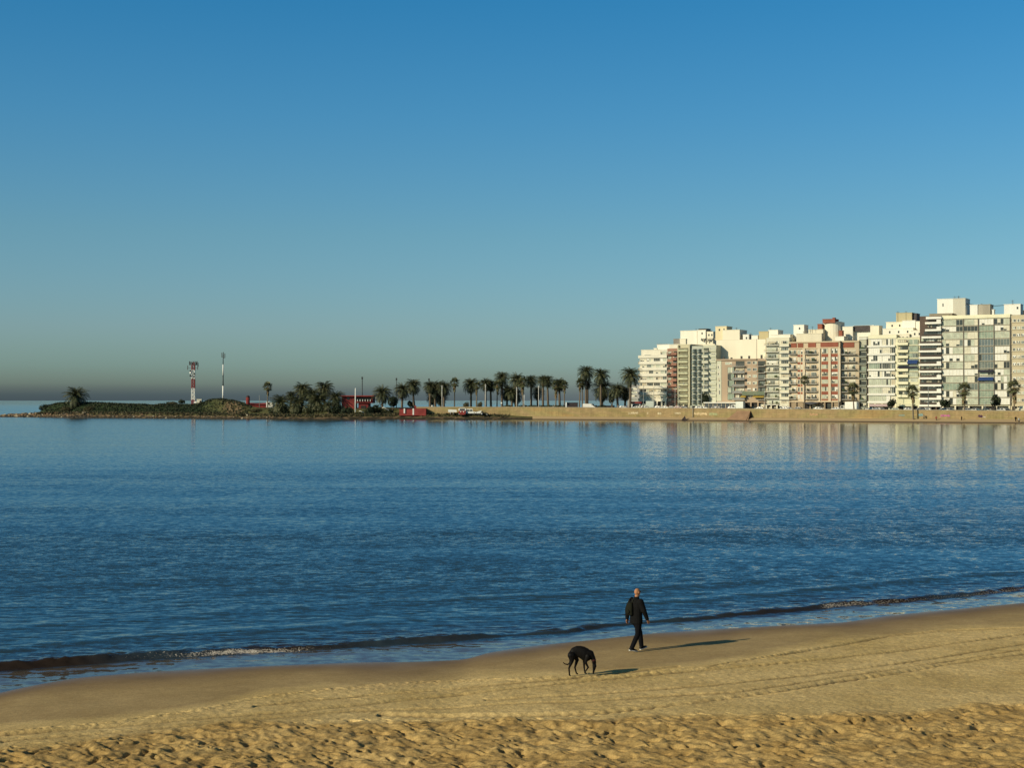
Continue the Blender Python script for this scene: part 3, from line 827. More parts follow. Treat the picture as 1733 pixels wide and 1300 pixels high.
class Bld:
    def __init__(s, name, label, x0, x1, ytop, off=0.0, depth=16, wall=None, zbase=None, cat='apartment building', skew=0.0):
        s.P0, s.P1 = fac(x0, off), fac(x1, off)
        s.x0, s.x1 = x0, x1
        s.W = (s.P1 - s.P0).length
        s.ang = math.atan2(s.P1.y - s.P0.y, s.P1.x - s.P0.x)
        s.zb = street_z(s.P0.x) if zbase is None else zbase
        s.root = empty(name, (s.P0.x, s.P0.y, s.zb), label, cat, rz=s.ang)
        s.ym = (s.P0.y + s.P1.y) / 2
        s.depth = depth
        s.H = s.zpx(ytop)
        s.wm = wall or wallm('cream', C_CREAM)
        s.body = MB().mat(s.wm)
        s.body.box(0, s.W, .0, depth, -1.0, s.H)
        s.nw = 0; s.nb = 0
    def zpx(s, py, px=None):
        """local height of that photo row on the facade"""
        y = s.ym if px is None else s.P0.y + (s.P1.y - s.P0.y) * (px - s.x0) / max(1e-6, s.x1 - s.x0)
        d = ray(866.5, py)
        return HC + d.z / d.y * y - s.zb
    def u(s, px):
        """local x of that photo column (facade plane)"""
        k = (px - 866.5) / F
        P, Q = s.P0, s.P1
        t = (k * P.y - P.x) / ((Q.x - P.x) - k * (Q.y - P.y))
        return t * s.W
    def slab(s, u0, u1, z0, z1, out, m=None, y1=0.0):
        s.body.mat(m or s.wm); s.body.box(u0, u1, -out, y1 - .002, z0, z1)
    def window(s, u0, u1, z0, z1, n, pal, yy=-.05, force=None, frame=SH_WHITE, open_p=.18, rail=0):
        """a glazed strip: n leaves in a frame, some behind shutters, some open"""
        mb = MB()
        w = (u1 - u0) / n
        mb.mat(frame)
        t = .09
        for (a, b2, c, d) in ((u0, u1, z0, z0 + t), (u0, u1, z1 - t, z1), (u0, u0 + t, z0 + t, z1 - t), (u1 - t, u1, z0 + t, z1 - t)):
            mb.box(a, b2, yy - .05, yy + .04, c, d)
        pm = pick(pal)
        for i in range(n):
            a, b2 = u0 + i * w, u0 + (i + 1) * w
            if random.random() < .35: pm = pick(pal)
            m_ = force or pm
            if random.random() < open_p * .5: m_ = GL_DARK
            lo = a + (t if i == 0 else .03); hi = b2 - (t if i == n - 1 else .03)
            zz = z0 + t
            if m_ in (SH_CREAM, SH_WHITE, SH_TAN) and random.random() < open_p * 2:
                zc = z0 + (z1 - z0) * random.choice((.3, .45, .6))       # blind half down
                mb.mat(GL_DARK); mb.quad((lo, yy, z0 + t), (hi, yy, z0 + t), (hi, yy, zc), (lo, yy, zc)); zz = zc
            mb.mat(m_); mb.quad((lo, yy, zz), (hi, yy, zz), (hi, yy, z1 - t), (lo, yy, z1 - t))
            if i:
                mb.mat(frame); mb.box(a - .03, a + .03, yy - .04, yy + .03, z0 + t, z1 - t)
        if s.nw < 98: mb.build('window', s.root); s.nw += 1
        return mb
    def balcony(s, u0, u1, z, out=1.2, m=None, rail='glass', rh=.95, rm=None, stuff=.4):
        """floor slab, front and side parapet or railing, a few pots and chairs"""
        mb = MB().mat(m or s.wm)
        mb.box(u0, u1, -out, -.003, z - .16, z)
        rm = rm or RAIL
        if rail == 'solid':
            mb.mat(rm)
            mb.box(u0, u1, -out, -out + .1, z + .002, z + rh); mb.box(u0, u0 + .1, -out + .1, -.003, z + .002, z + rh); mb.box(u1 - .1, u1, -out + .1, -.003, z + .002, z + rh)
        elif rail == 'glass':
            mb.mat(rm)
            mb.box(u0 + .03, u1 - .03, -out + .02, -out + .05, z + .08, z + rh - .06)
            mb.mat(m or s.wm); mb.box(u0, u1, -out, -out + .08, z + rh - .06, z + rh)
        else:
            mb.mat(rm)
            mb.box(u0, u1, -out, -out + .06, z + rh - .06, z + rh); mb.box(u0, u1, -out, -out + .05, z + .1, z + .15)
            n = max(3, int((u1 - u0) / .22))
            for i in range(n + 1):
                a = u0 + (u1 - u0 - .05) * i / n
                mb.box(a, a + .05, -out + .005, -out + .045, z + .002, z + rh - .07)
        if random.random() < stuff:
            a = random.uniform(u0 + .3, max(u0 + .4, u1 - .8))
            mb.mat(mm('pot_plant', (.05, .08, .03), .9, .4, 6))
            for k in range(random.randint(1, 3)):
                mb.ell((a + .35 * k, -out + .45, z + .65), (.28, .25, .5), 6, 4)
        if s.nb < 98: mb.build('balcony', s.root); s.nb += 1
    def finish(s, parapet=.0, pm=None):
        s.body.build('wall', s.root)
        r = MB().mat(ROOF); r.box(.1, s.W - .1, .1, s.depth - .1, s.H + .003, s.H + .05)
        if parapet:
            r.mat(pm or s.wm)
            r.box(0, s.W, -.003, .2, s.H + .004, s.H + parapet); r.box(0, .2, .2, s.depth, s.H + .004, s.H + parapet); r.box(s.W - .2, s.W, .2, s.depth, s.H + .004, s.H + parapet)
            r.box(.2, s.W - .2, s.depth - .2, s.depth, s.H + .004, s.H + parapet)
        r.build('roof', s.root)
    def roofbox(s, x0, x1, ytop, ybot, back=2.0, m=None, name='roof_room', depth=5, holes=0, band=None):
        u0, u1 = s.u(x0), s.u(x1)
        sc = 1 + back / s.ym
        z1 = s.zpx(ytop) * sc
        z0 = s.zpx(ybot) * sc - .3 if s.zpx(ybot) > s.H + 1.0 else s.H + .002
        mb = MB().mat(m or s.wm)
        mb.box(u0, u1, back, back + depth, min(z0, z1 - .3), z1)
        mb.mat(m or s.wm); mb.box(u0 - .12, u1 + .12, back - .12, back + depth + .12, z1 + .003, z1 + .18)
        for i in range(holes):
            a = u0 + (u1 - u0) * (i + .7) / (holes + .4)
            mb.mat(GL_DARK); mb.box(a, a + .55, back - .03, back + .02, z1 - 1.6, z1 - .8)
        if band:
            mb.mat(band); mb.box(u0 + .3, u1 - .3, back - .04, back + .02, z1 - 2.2, z1 - .7)
        return mb.build(name, s.root)
    def antenna(s, px, ytop, back=4, r=.05, bars=3):
        u = s.u(px); z1 = s.zpx(ytop) * (1 + back / s.ym)
        mb = MB().mat(RAIL)
        mb.tube([(u, back, s.H - .1), (u, back, z1)], r, 5)
        for i in range(bars):
            z = z1 - .25 - .3 * i
            mb.box(u - .6 + .1 * i, u + .6 - .1 * i, back - .02, back + .02, z, z + .05)
        mb.build('antenna', s.root)
    def ground(s, z1, n, m=None, cols=True, pal='dark', back=2.2, label=None):
        """ground floor: flat panel coloured dark like a shaded recess, shop glazing, columns in front"""
        g = MB().mat(DARK)
        g.box(.05, s.W - .05, -.06, -.004, 0, z1); g.mat(s.wm); g.box(.05, s.W - .05, -.8, -.004, z1 + .003, z1 + .12)
        g.build('shop_front', s.root)
        for i in range(n):
            a, b2 = s.W * i / n + .25, s.W * (i + 1) / n - .25
            if random.random() < .75: s.window(a, b2, .3, z1 - .5, max(1, int((b2 - a) / 1.4)), pal, yy=-.12, open_p=.1, frame=RAIL)
        if cols:
            for i in range(n + 1):
                c = MB().mat(m or s.wm)
                a = min(max(s.W * i / n, .3), s.W - .3)
                c.box(a - .25, a + .25, -1.1, -.6, -.1, z1)
                c.build('column', s.root)
    def awning(s, u0, u1, z, out=1.6, m=AWN_BLUE, drop=.9):
        mb = MB().mat(m)
        mb.quad((u0, -.02, z), (u1, -.02, z), (u1, -out, z - drop), (u0, -out, z - drop))
        mb.quad((u0, -out, z - drop), (u1, -out, z - drop), (u1, -out, z - drop - .25), (u0, -out, z - drop - .25))
        mb.quad((u0, -.02, z), (u0, -out, z - drop), (u0, -out + .02, z - drop - .25), (u0, -.02, z - .1))
        mb.build('awning', s.root)

def banded(b, rows, zt, zb_, uu, n, pal, band_out=.3, wm=None, rim=None, frame=SH_WHITE):
    """rows = slab heights (local z, descending); windows between bands"""
    pass

# --- 1. cream corner block with white bands (7 storeys)
b = Bld('apartment_block', 'seven storey cream block with white bands and ribbon windows, leftmost of the seafront blocks', 1083, 1129.5, 601.5, wall=wallm('cream', C_CREAM))
fl = [609.0, 619.4, 629.7, 640, 650.4, 660.8, 671.4]
u0, u1 = -.3, b.W
for i, y in enumerate(fl):
    z0, z1 = b.zpx(y + 2.9), b.zpx(y - 2.7)
    n = 4
    for k in range(n):
        a = b.W * k / n + .12; c = b.W * (k + 1) / n - .12
        b.window(a, c, z0, z1, 3, 'cream' if i not in (3, 4, 5) else 'mix', yy=-.06)
    zt = b.zpx(fl[i + 1] - 2.7) if i < 6 else b.zpx(679)
    b.slab(-.5, b.W, zt + .02, z0 - .02, .55)
    b.body.box(-.5, -.003, -.55, 12, zt + .02, z0 - .02)
b.slab(-.5, b.W, b.zpx(606), b.zpx(601.5), .55)
for k in range(5):
    a = min(b.W * k / 4, b.W - .2); b.slab(a, a + .2, b.zpx(681), b.zpx(606) - .02, .12)
b.ground(b.zpx(679.5), 6)
b.finish(.0)
b.roofbox(1083.5, 1128, 592.5, 602, 1.0, depth=9, holes=0, band=None)
b.window(b.u(1116), b.u(1126), b.zpx(600), b.zpx(594), 3, 'mix', yy=.9)
b.window(b.u(1089), b.u(1100), b.zpx(603), b.zpx(600), 4, 'dark', yy=.9)
b.roofbox(1106, 1127, 584, 593, 3.5, m=wallm('white', C_WHITE), depth=4, name='roof_room')
b.roofbox(1101, 1106, 590, 593, 3.2, depth=3)
for x in (1106.5, 1110, 1113, 1117, 1121): b.antenna(x, 581.5, 4, .04, 1)

# --- 2. brown brick block with broken balconies
b = Bld('apartment_block', 'narrow reddish brown brick block with stacked balconies, right of the leftmost cream block', 1129.5, 1147.5, 591, wall=wallm('brown', (.36, .20, .14), .15))
for i in range(10):
    y = 594.5 + i * 8.9
    z = b.zpx(y + 6)
    m1 = wallm('brown2', (.30, .15, .105), .2)
    b.window(.3, b.W * .42, z + .3, b.zpx(y), 2, 'mix' if i % 3 else 'tan', yy=-.05, frame=RAIL)
    b.window(b.W * .52, b.W - .3, z + .1, b.zpx(y), 3, 'dark', yy=-.05, frame=RAIL)
    b.balcony(b.W * .46, b.W - .1, z, 1.3, m1, 'solid', .85, rm=m1, stuff=.7)
    if i % 2 == 0: b.balcony(.1, b.W * .44, z, .9, m1, 'bars', .85)
b.ground(b.zpx(687), 2, pal='tan'); b.finish(.3)
b.roofbox(1129, 1146, 583.5, 592, 2.2, m=wallm('cream', C_CREAM), depth=6)

# --- 3. olive block with dark slab lines
ol = wallm('olive', (.52, .48, .33))
b = Bld('apartment_block', 'ten storey olive beige block with thin dark balcony slits, left of the rounded glassy balconies', 1148, 1169, 584, wall=ol)
for i in range(10):
    y = 589.5 + i * 9.6
    z = b.zpx(y + 5.2)
    b.window(.8, b.W - 1.0, z + .9, b.zpx(y) - .1, 4, 'dark', yy=-.05, frame=RAIL, open_p=.3)
    b.balcony(.5, b.W - .7, z, 1.3, ol, 'solid', .85, rm=mm('rail_olive', (.40, .40, .26), .6, .25, 1), stuff=.3)
    b.slab(.5, b.W - .7, b.zpx(y) - .02, b.zpx(y) + .12, 1.1)
b.slab(0, .4, 0, b.H, .9); b.slab(b.W - .6, b.W, 0, b.H, 1.0)
b.ground(b.zpx(685), 2); b.finish(.3)

# --- 4. rounded glass balconies
gb = wallm('grey_green', (.46, .475, .40))
b = Bld('apartment_block', 'block with blue green glass balconies bulging in waves on every floor', 1170, 1189.5, 587, wall=gb)
GLB = mm('balcony_glass', (.20, .235, .21), .25, .35, 1.2, spec=.5)
for i in range(10):
    y = 590 + i * 9.6
    z = b.zpx(y + 6)
    b.window(.5, b.W * .48, z + .1, b.zpx(y) - .15, 3, 'blue', yy=-.05, frame=RAIL)
    b.window(b.W * .52, b.W - .5, z + .1, b.zpx(y) - .15, 3, 'blue', yy=-.05, frame=RAIL)
    for (a, c) in ((.3, b.W * .48), (b.W * .52, b.W - .3)):
        mb = MB(); n = 7
        pts = [(a + (c - a) * t / n, -.5 - 1.2 * math.sin(math.pi * t / n)) for t in range(n + 1)]
        pl = [(c, -.01), (a, -.01)]
        mb.mat(gb); mb.prism(pts + pl, z - .16, z)
        mb.mat(GLB); mb.smooth = True
        for p_, q_ in zip(pts[:-1], pts[1:]): mb.quad((p_[0], p_[1] + .05, z + .01), (q_[0], q_[1] + .05, z + .01), (q_[0], q_[1] + .05, z + 1.0), (p_[0], p_[1] + .05, z + 1.0))
        mb.smooth = False; mb.mat(SH_WHITE)
        for p_, q_ in zip(pts[:-1], pts[1:]): mb.quad((p_[0], p_[1], z + 1.0), (q_[0], q_[1], z + 1.0), (q_[0], q_[1], z + 1.08), (p_[0], p_[1], z + 1.08))
        mb.build('balcony', b.root)
b.ground(b.zpx(687), 2); b.finish(.3)

# --- 5. grey green block, white awnings on the left edge
b = Bld('apartment_block', 'narrow grey green block with small white balcony hoods, left of the big blank cream wall', 1190, 1212.3, 586, wall=wallm('sage', (.52, .52, .40)))
for i in range(10):
    y = 589 + i * 9.5
    z = b.zpx(y + 6)
    b.window(.3, b.W * .45, z + .1, b.zpx(y), 3, 'blue', yy=-.05, frame=RAIL)
    b.window(b.W * .5, b.W - .4, z + .9, b.zpx(y), 3, 'green', yy=-.05)
    b.balcony(0, b.W * .47, z, 1.4, wallm('white', C_WHITE), 'solid' if i % 3 else 'bars', .75, rm=wallm('sage', (.5, .5, .4)), stuff=.4)
    b.slab(b.W * .47, b.W, z - .1, z + .75, .35)
b.ground(b.zpx(681), 2); b.finish(.4)
# rooftop storeys over 3-5
b = Bld('rooftop_block', 'stepped pale rooftop building rising behind the olive and glass blocks', 1138, 1210, 583, off=17, depth=14, wall=wallm('cream2', (.74, .69, .54)))
b.finish(.0)
b.roofbox(1139, 1150, 573.5, 590, .5, m=ROOF, depth=6)
b.roofbox(1150, 1178, 560, 585, 1.0, m=wallm('pale', (.78, .74, .62)), depth=7, holes=0)
b.roofbox(1150, 1160, 573.5, 584, .4, m=wallm('cream2', (.7, .66, .5)), depth=1)
b.roofbox(1179, 1193, 559.5, 588, .8, m=wallm('pale', (.78, .74, .62)), depth=7, holes=1)
b.roofbox(1193, 1205, 562.5, 588, 1.4, m=wallm('cream2', (.74, .69, .54)), depth=6, holes=2)
b.roofbox(1180, 1194, 557.5, 559.5, 1.6, m=RAIL, depth=4, name='water_tank')
for x, y in ((1176, 560), (1200, 566), (1170, 572)):
    b.antenna(x, y - 4, 1.5, .04, 2)
for i in range(9):
    x = 1186 + 3.2 * i
    b.window(b.u(x), b.u(x + 2), b.zpx(577 + 2 * (i % 2)), b.zpx(573), 1, 'dark', yy=.3, frame=RAIL)

# --- 6. big blank cream wall behind, with towers
bl = wallm('blank', (.76, .70, .55), .05)
b = Bld('apartment_block', 'tall blank cream party wall rising behind the low pinkish brick block', 1212.3, 1296, 575, off=5.2, depth=14, wall=bl)
b.slab(b.u(1280), b.u(1281), b.zpx(610), b.H, .12, m=wallm('blank_seam', (.55, .48, .38)))
b.finish(.0)
b.roofbox(1222, 1251, 558.5, 577, .6, m=bl, depth=8)
b.roofbox(1209, 1228, 552, 579, 1.2, m=wallm('tower_yellow', (.72, .62, .40)), depth=6, holes=2, name='stair_tower')
b.roofbox(1255, 1265, 567, 576, 1.5, m=wallm('white', C_WHITE), depth=4, holes=1)
b.roofbox(1268, 1279, 569, 576, 2.5, m=wallm('white', C_WHITE), depth=4)
b.roofbox(1283, 1299, 562.5, 576, 1.0, m=wallm('ochre_tank', (.50, .42, .24)), depth=6, name='water_tank')
b.roofbox(1299, 1315, 560.5, 576, 1.2, m=wallm('pale', (.78, .74, .62)), depth=6, holes=0)
for x, y in ((1242, 554), (1252, 566), (1266, 564), (1300, 556), (1313, 562)): b.antenna(x, y, 3, .06, 3)

# --- 7. low pinkish brick block in front of it
pk = wallm('pink_brick', (.40, .30, .21), .08)
b = Bld('apartment_block', 'six storey pinkish brick block with glazed balconies, lower than its neighbours', 1213, 1296.5, 607.5, wall=pk, depth=5)
side = wallm('sage', (.56, .52, .40))
b.slab(b.u(1213), b.u(1221), 3.2, b.H, .12, m=side)
for i in range(5):
    z = b.zpx(620.5 + i * 11.1 + 3)
    b.window(b.u(1214.8), b.u(1218.8), z, z + 1.6, 2, 'tan', yy=-.16)
b.window(b.u(1227.5), b.u(1239), b.zpx(617), b.zpx(612.8), 3, 'white', yy=-.06)
b.slab(b.u(1213), b.u(1281), b.zpx(609.8), b.zpx(607.5), .5)
for i in range(6):
    yt = 611.5 + i * 11.3
    z = b.zpx(yt + 8.7)
    if i: b.window(b.u(1232), b.u(1243), z, b.zpx(yt - 1.5), 4, 'green', yy=-.35, frame=GL_MID)
    b.window(b.u(1245.5), b.u(1260), z + .1, b.zpx(yt), 5, 'dark' if i < 4 else 'mix', yy=-.05, frame=RAIL)
    b.balcony(b.u(1241), b.u(1262), z, 1.2, wallm('grey_slab', (.45, .42, .36)), 'glass' if i else 'bars', .8, rm=mm('balcony_grey', (.20, .20, .19), .4, .25, 1))
    b.window(b.u(1264.5), b.u(1271), z + .8, b.zpx(yt + .4), 2, 'tan' if i != 1 else 'dark', yy=-.05)
    b.window(b.u(1274), b.u(1281), z + .8, b.zpx(yt + .4), 2, 'cream' if i != 1 else 'dark', yy=-.05)
    b.window(b.u(1283), b.u(1295.5), z + .1, b.zpx(yt), 4, 'dark', yy=-.05, frame=RAIL)
    b.balcony(b.u(1282), b.u(1296), z, 1.2, wallm('grey_slab', (.45, .42, .36)), 'bars', .8, stuff=.6)
ztop = b.zpx(662.5); zlow = b.zpx(669)
mb = MB().mat(mm('green_screen', (.16, .20, .13), .6, .2, 3))
for i in range(30):
    a = b.u(1258) + (b.u(1296) - b.u(1258)) * i / 30
    mb.box(a, a + .22, -1.35, -1.25, zlow, ztop)
mb.build('slatted_screen', b.root)
b.awning(b.u(1255), b.u(1264), b.zpx(669.5), 1.6, mm('awning_ochre', (.42, .30, .06), .8, .2, 2), .5); b.awning(b.u(1276), b.u(1295), b.zpx(669.5), 1.6, mm('awning_ochre', (.42, .30, .06), .8, .2, 2), .5)
for x in (1223, 1236, 1253, 1266, 1287):                 # planters and vents on the terrace edge
    mb = MB().mat(RAIL); u_ = b.u(x); mb.box(u_ - .3, u_ + .3, 1, 1.6, b.H, b.H + random.uniform(.6, 1.5)); mb.build('chimney', b.root)
b.ground(b.zpx(681.5), 7, cols=True, pal='mix')
cn = MB().mat(wallm('white', C_WHITE)); cn.box(b.u(1199), b.u(1262), -5.2, -.02, b.zpx(682.6), b.zpx(680.8)); cn.build('canopy', b.root)
gl = MB().mat(mm('shop_glass', (.05, .06, .075), .15, .4, .6, spec=.6)); gl.box(b.u(1199.5), b.u(1258), -4.6, -4.5, 0, b.zpx(682.8))
gl.mat(SH_TAN)
for i in range(9):
    a = b.u(1200) + i * (b.u(1258) - b.u(1200)) / 8.2; gl.box(a, a + .18, -4.75, -4.62, 0, b.zpx(682.8))
gl.build('shop_front', b.root)
b.finish(.0)

# --- 8. ten storey beige balconies
bg_ = wallm('beige', (.64, .60, .46))
b = Bld('apartment_block', 'beige block wrapped in long shallow balconies, left of the red brick block', 1297, 1336, 573, wall=bg_)
for i in range(10):
    yt = 577 + i * 11.2
    z = b.zpx(yt + 7.2)
    b.window(.4, b.u(1319), z + .1, b.zpx(yt), 8, 'cream' if i % 2 else 'mix', yy=-.05)
    b.window(b.u(1322), b.W - .3, z + .1, b.zpx(yt), 4, 'mix', yy=-.05)
    b.balcony(-.4, b.u(1320), z, 1.5, wallm('white', C_WHITE), 'bars', .7, rm=mm('rail_olive2', (.20, .19, .12), .7, .2, 1), stuff=.6)
    b.balcony(b.u(1320) + .1, b.W + .2, z - .45, 1.1, wallm('white', C_WHITE), 'solid', .9, rm=bg_, stuff=.3)
b.ground(b.zpx(686), 4); b.finish(.3)
b.roofbox(1301, 1334, 567, 574, 2.5, depth=7, m=wallm('pale', (.78, .74, .62)))
b.roofbox(1334.5, 1352.5, 551.5, 576, 6, m=wallm('white', C_WHITE), depth=5, holes=1, name='stair_tower')

# --- 9. red brick and cream corner block
cr_ = wallm('art_cream', (.55, .44, .30)); br = wallm('red_brick', (.26, .085, .052), .15)
b = Bld('apartment_block', 'eight storey red brick and cream block with a red frieze under its roof', 1336, 1422, 578, wall=cr_)
b.slab(0, b.W, b.zpx(580), b.H, .35); b.slab(0, b.W, b.zpx(590), b.zpx(588), .3)
for (xa, xb) in ((1339, 1348.5), (1350.5, 1359.5), (1368, 1381), (1389, 1419)):
    b.slab(b.u(xa), b.u(xb), b.zpx(588) + .02, b.zpx(580) - .02, .18, m=br)
cols_ = [592, 604.8, 617.5, 630, 642.5, 655.5, 668]
for i, y in enumerate(cols_):
    z = b.zpx(y + 7.2); zt = b.zpx(y)
    for (xa, xb) in ((1390.5, 1402), (1407, 1418.5)):                     # two red bays with big shutters
        b.window(b.u(xa) + .15, b.u(xb) - .15, z + .1, zt + .3, 4, 'white', yy=-.08, frame=SH_CREAM, open_p=.35)
        b.slab(b.u(xa), b.u(xb), b.zpx(y + 12.6) if i < 6 else z - .5, z - .05, .16, m=br)
    b.window(b.u(1364), b.u(1370), z, zt, 2, 'tan', yy=-.06); b.window(b.u(1373), b.u(1382), z, zt, 3, 'tan', yy=-.06)
    b.balcony(b.u(1363), b.u(1384.5), z, 1.25, wallm('grey_slab', (.4, .36, .28)), 'bars', .85, stuff=.8)
    b.window(b.u(1337.5), b.u(1341.5), z, zt, 1, 'cream', yy=-.06); b.window(b.u(1343), b.u(1347.5), z, zt, 1, 'cream', yy=-.06)
    b.balcony(b.u(1336), b.u(1348.5), z, 1.0, wallm('grey_slab', (.4, .36, .28)), 'bars', .85, stuff=.3)
    b.window(b.u(1350.5), b.u(1353.5), z, zt, 1, 'cream', yy=-.06); b.window(b.u(1355.5), b.u(1359.5), z, zt, 1, 'cream', yy=-.06)
    if i < 6:
        for (xa, xb) in ((1350, 1354), (1355.5, 1360)):
            b.slab(b.u(xa), b.u(xb), b.zpx(y + 11.6), b.zpx(y + 8.2), .12, m=br)
for x in (1361, 1386.5, 1404.5, 1420.8): b.slab(b.u(x) - .45, b.u(x) + .45, b.zpx(680), b.zpx(590) - .02, .42, m=wallm('art_pilaster', (.62, .52, .38)))
b.slab(0, b.W, b.zpx(680.5), b.zpx(679), .8)
b.ground(b.zpx(680.8), 7, m=wallm('stone_brown', (.30, .23, .15)), pal='tan')
for (xa, xb) in ((1336.5, 1362), (1380, 1392), (1411, 1421)):
    g = MB().mat(wallm('stone_brown', (.30, .23, .15))); g.box(b.u(xa), b.u(xb), -.5, -.15, 0, b.zpx(681.5)); g.build('stone_base', b.root)
ca = MB().mat(mm('canopy_dark', (.05, .05, .06), .6, .1)); u_ = b.u(1376)
ca.extr([(u_ - 3.2, b.zpx(682)), (u_, b.zpx(685)), (u_ + 3.2, b.zpx(682)), (u_, b.zpx(680))], 'y', -3.2, -.6); ca.build('canopy', b.root)
b.finish(.0)
b.roofbox(1345, 1388, 565, 579, 2.0, m=wallm('pale2', (.66, .60, .46)), depth=8)
b.roofbox(1362, 1387, 558.5, 567, 4.5, m=wallm('pale2', (.62, .56, .42)), depth=6)
u0, u1 = b.u(1382), b.u(1411); mb = MB().mat(wallm('cream3', (.76, .70, .55)))
c0 = (u0 + u1) / 2; r0 = (u1 - u0) / 2; mb.smooth = False
mb.prism([(c0 + r0 * math.cos(math.pi * (1 + k / 10)), 9 + .8 * r0 * math.sin(math.pi * (1 + k / 10))) for k in range(11)] + [(u1, 14), (u0, 14)], b.H - 1, b.zpx(545.5) * 1.015)
mb.build('stair_tower', b.root)
b.roofbox(1384, 1405, 541.5, 546, 6, m=br, depth=5, name='chimney'); b.roofbox(1398.5, 1402, 539.5, 542, 8, m=br, depth=1.5, name='chimney')
b.roofbox(1375.5, 1383, 549.5, 559, 6, m=br, depth=3, name='chimney')
b.roofbox(1411, 1426, 571, 579, 2, m=wallm('pale', (.78, .74, .62)), depth=5); b.roofbox(1413, 1419, 561.5, 569, 5, m=br, depth=2, name='chimney')
for x, y in ((1362, 555), (1371, 552), (1356, 560), (1396, 569)): b.antenna(x, y, 3, .06, 2)

# --- 10. darker cream block with double balconies and red frieze
b = Bld('apartment_block', 'narrow cream block with dark balconies, right of the red brick block', 1422.5, 1454, 578, off=1.5, wall=wallm('art_cream2', (.48, .39, .27)))
b.slab(b.u(1427), b.u(1446), b.zpx(588), b.zpx(580), .16, m=br); b.slab(0, b.W, b.zpx(579.5), b.H, .3)
for i, y in enumerate(cols_):
    z = b.zpx(y + 8); zt = b.zpx(y)
    b.window(b.u(1425), b.u(1434), z, zt, 3, 'tan', yy=-.06, open_p=.3); b.window(b.u(1436.5), b.u(1448), z, zt, 3, 'tan' if i % 2 else 'mix', yy=-.06)
    b.balcony(b.u(1423.5), b.u(1450), z, 1.4, wallm('grey_slab', (.4, .36, .28)), 'bars', .85, stuff=.7)
b.ground(b.zpx(681), 3); b.finish(.3)
b.roofbox(1432, 1466, 552.5, 580, 10, m=wallm('pale', (.76, .72, .60)), depth=6)
b.roofbox(1414, 1433, 553.5, 575, 8, m=wallm('pale', (.78, .74, .62)), depth=5, name='stair_tower')
b.roofbox(1434, 1463, 552.8, 560, 9, m=mm('dark_roof', (.07, .06, .06), .8, .2), depth=.9, name='roof_screen')

# --- 11. dark recessed glass block
b = Bld('apartment_block', 'narrow recessed block of dark glazing beside the bright white block', 1454, 1470, 571, off=2.5, wall=wallm('grey_sage', (.42, .42, .33)))
for i in range(9):
    y = 584 + i * 12.3
    z = b.zpx(y + 8.5)
    b.window(b.u(1455.5), b.u(1466), z, b.zpx(y), 4, ('green', 'dark', 'dark', 'green', 'green', 'dark', 'green', 'green', 'dark')[i], yy=-.06, frame=RAIL)
    b.balcony(b.u(1455), b.u(1467), z, .9, wallm('grey_sage', (.5, .5, .42)), 'glass', .5, rm=GL_MID)
b.slab(b.u(1467), b.W, 0, b.H, .3, m=DARK); b.ground(b.zpx(690), 2); b.finish(.2)
b.roofbox(1455, 1469, 573, 581, -.3, m=wallm('white', C_WHITE), depth=4)
b.roofbox(1463, 1478, 552.5, 573, 8, m=wallm('cream2', (.74, .69, .54)), depth=5, name='stair_tower')

# --- 12. bright white block
wh = wallm('white', C_WHITE)
b = Bld('apartment_block', 'bright white eight storey block with broad shuttered bays', 1470, 1518, 567, wall=wallm('cream4', (.74, .70, .50)))
sl = [586.4, 600, 613.2, 626.3, 639.8, 653.9, 667.8, 681]
for i, y in enumerate(sl):
    zt = b.zpx(sl[i - 1] + 1.6 if i else 573.5); z = b.zpx(y - 1.6)
    pal = ('white', 'white', 'white', 'green', 'white', 'green', 'cream', 'white')[i]
    b.window(.2, b.u(1493), z + .05, zt - .05, 6, pal, yy=-.3, open_p=.12); b.window(b.u(1493.5), b.u(1507), z + .05, zt - .05, 4, pal, yy=-.3, open_p=.12)
    b.window(b.u(1508.5), b.u(1516), z + .05, zt - .05, 2, 'mix', yy=-.06)
    b.slab(-.2, b.u(1515.5), b.zpx(y + 1.3), z - .01, .8, m=wh)
b.slab(0, b.W, b.zpx(573), b.H, .35)
b.ground(b.zpx(683.5), 4, pal='mix'); b.finish(.0)
cn = MB().mat(wallm('mauve', (.45, .34, .34))); cn.box(b.u(1474), b.u(1506), -2.6, -1.3, b.zpx(688), b.zpx(684)); cn.build('canopy', b.root)
b.roofbox(1488, 1540, 557, 568, 5, m=wallm('pale', (.80, .76, .62)), depth=9, holes=3)
b.roofbox(1489, 1520, 546.5, 558, 9, m=wallm('cream2', (.74, .69, .54)), depth=7, holes=2); b.roofbox(1518, 1540, 544.5, 557, 8, m=wh, depth=7)
b.roofbox(1505, 1532, 531.5, 546, 10, m=wallm('ochre_tank2', (.46, .40, .24)), depth=6, name='water_tank'); b.roofbox(1532, 1539, 533, 546, 11, m=mm('dark_roof', (.07, .06, .06), .8, .2), depth=5, name='roof_room')
b.roofbox(1541, 1559, 546.5, 560, 8, m=wallm('pale', (.78, .74, .62)), depth=6)
for x, y in ((1522, 528), (1508, 528), (1486, 560), (1558, 538)): b.antenna(x, y, 10, .06, 2)

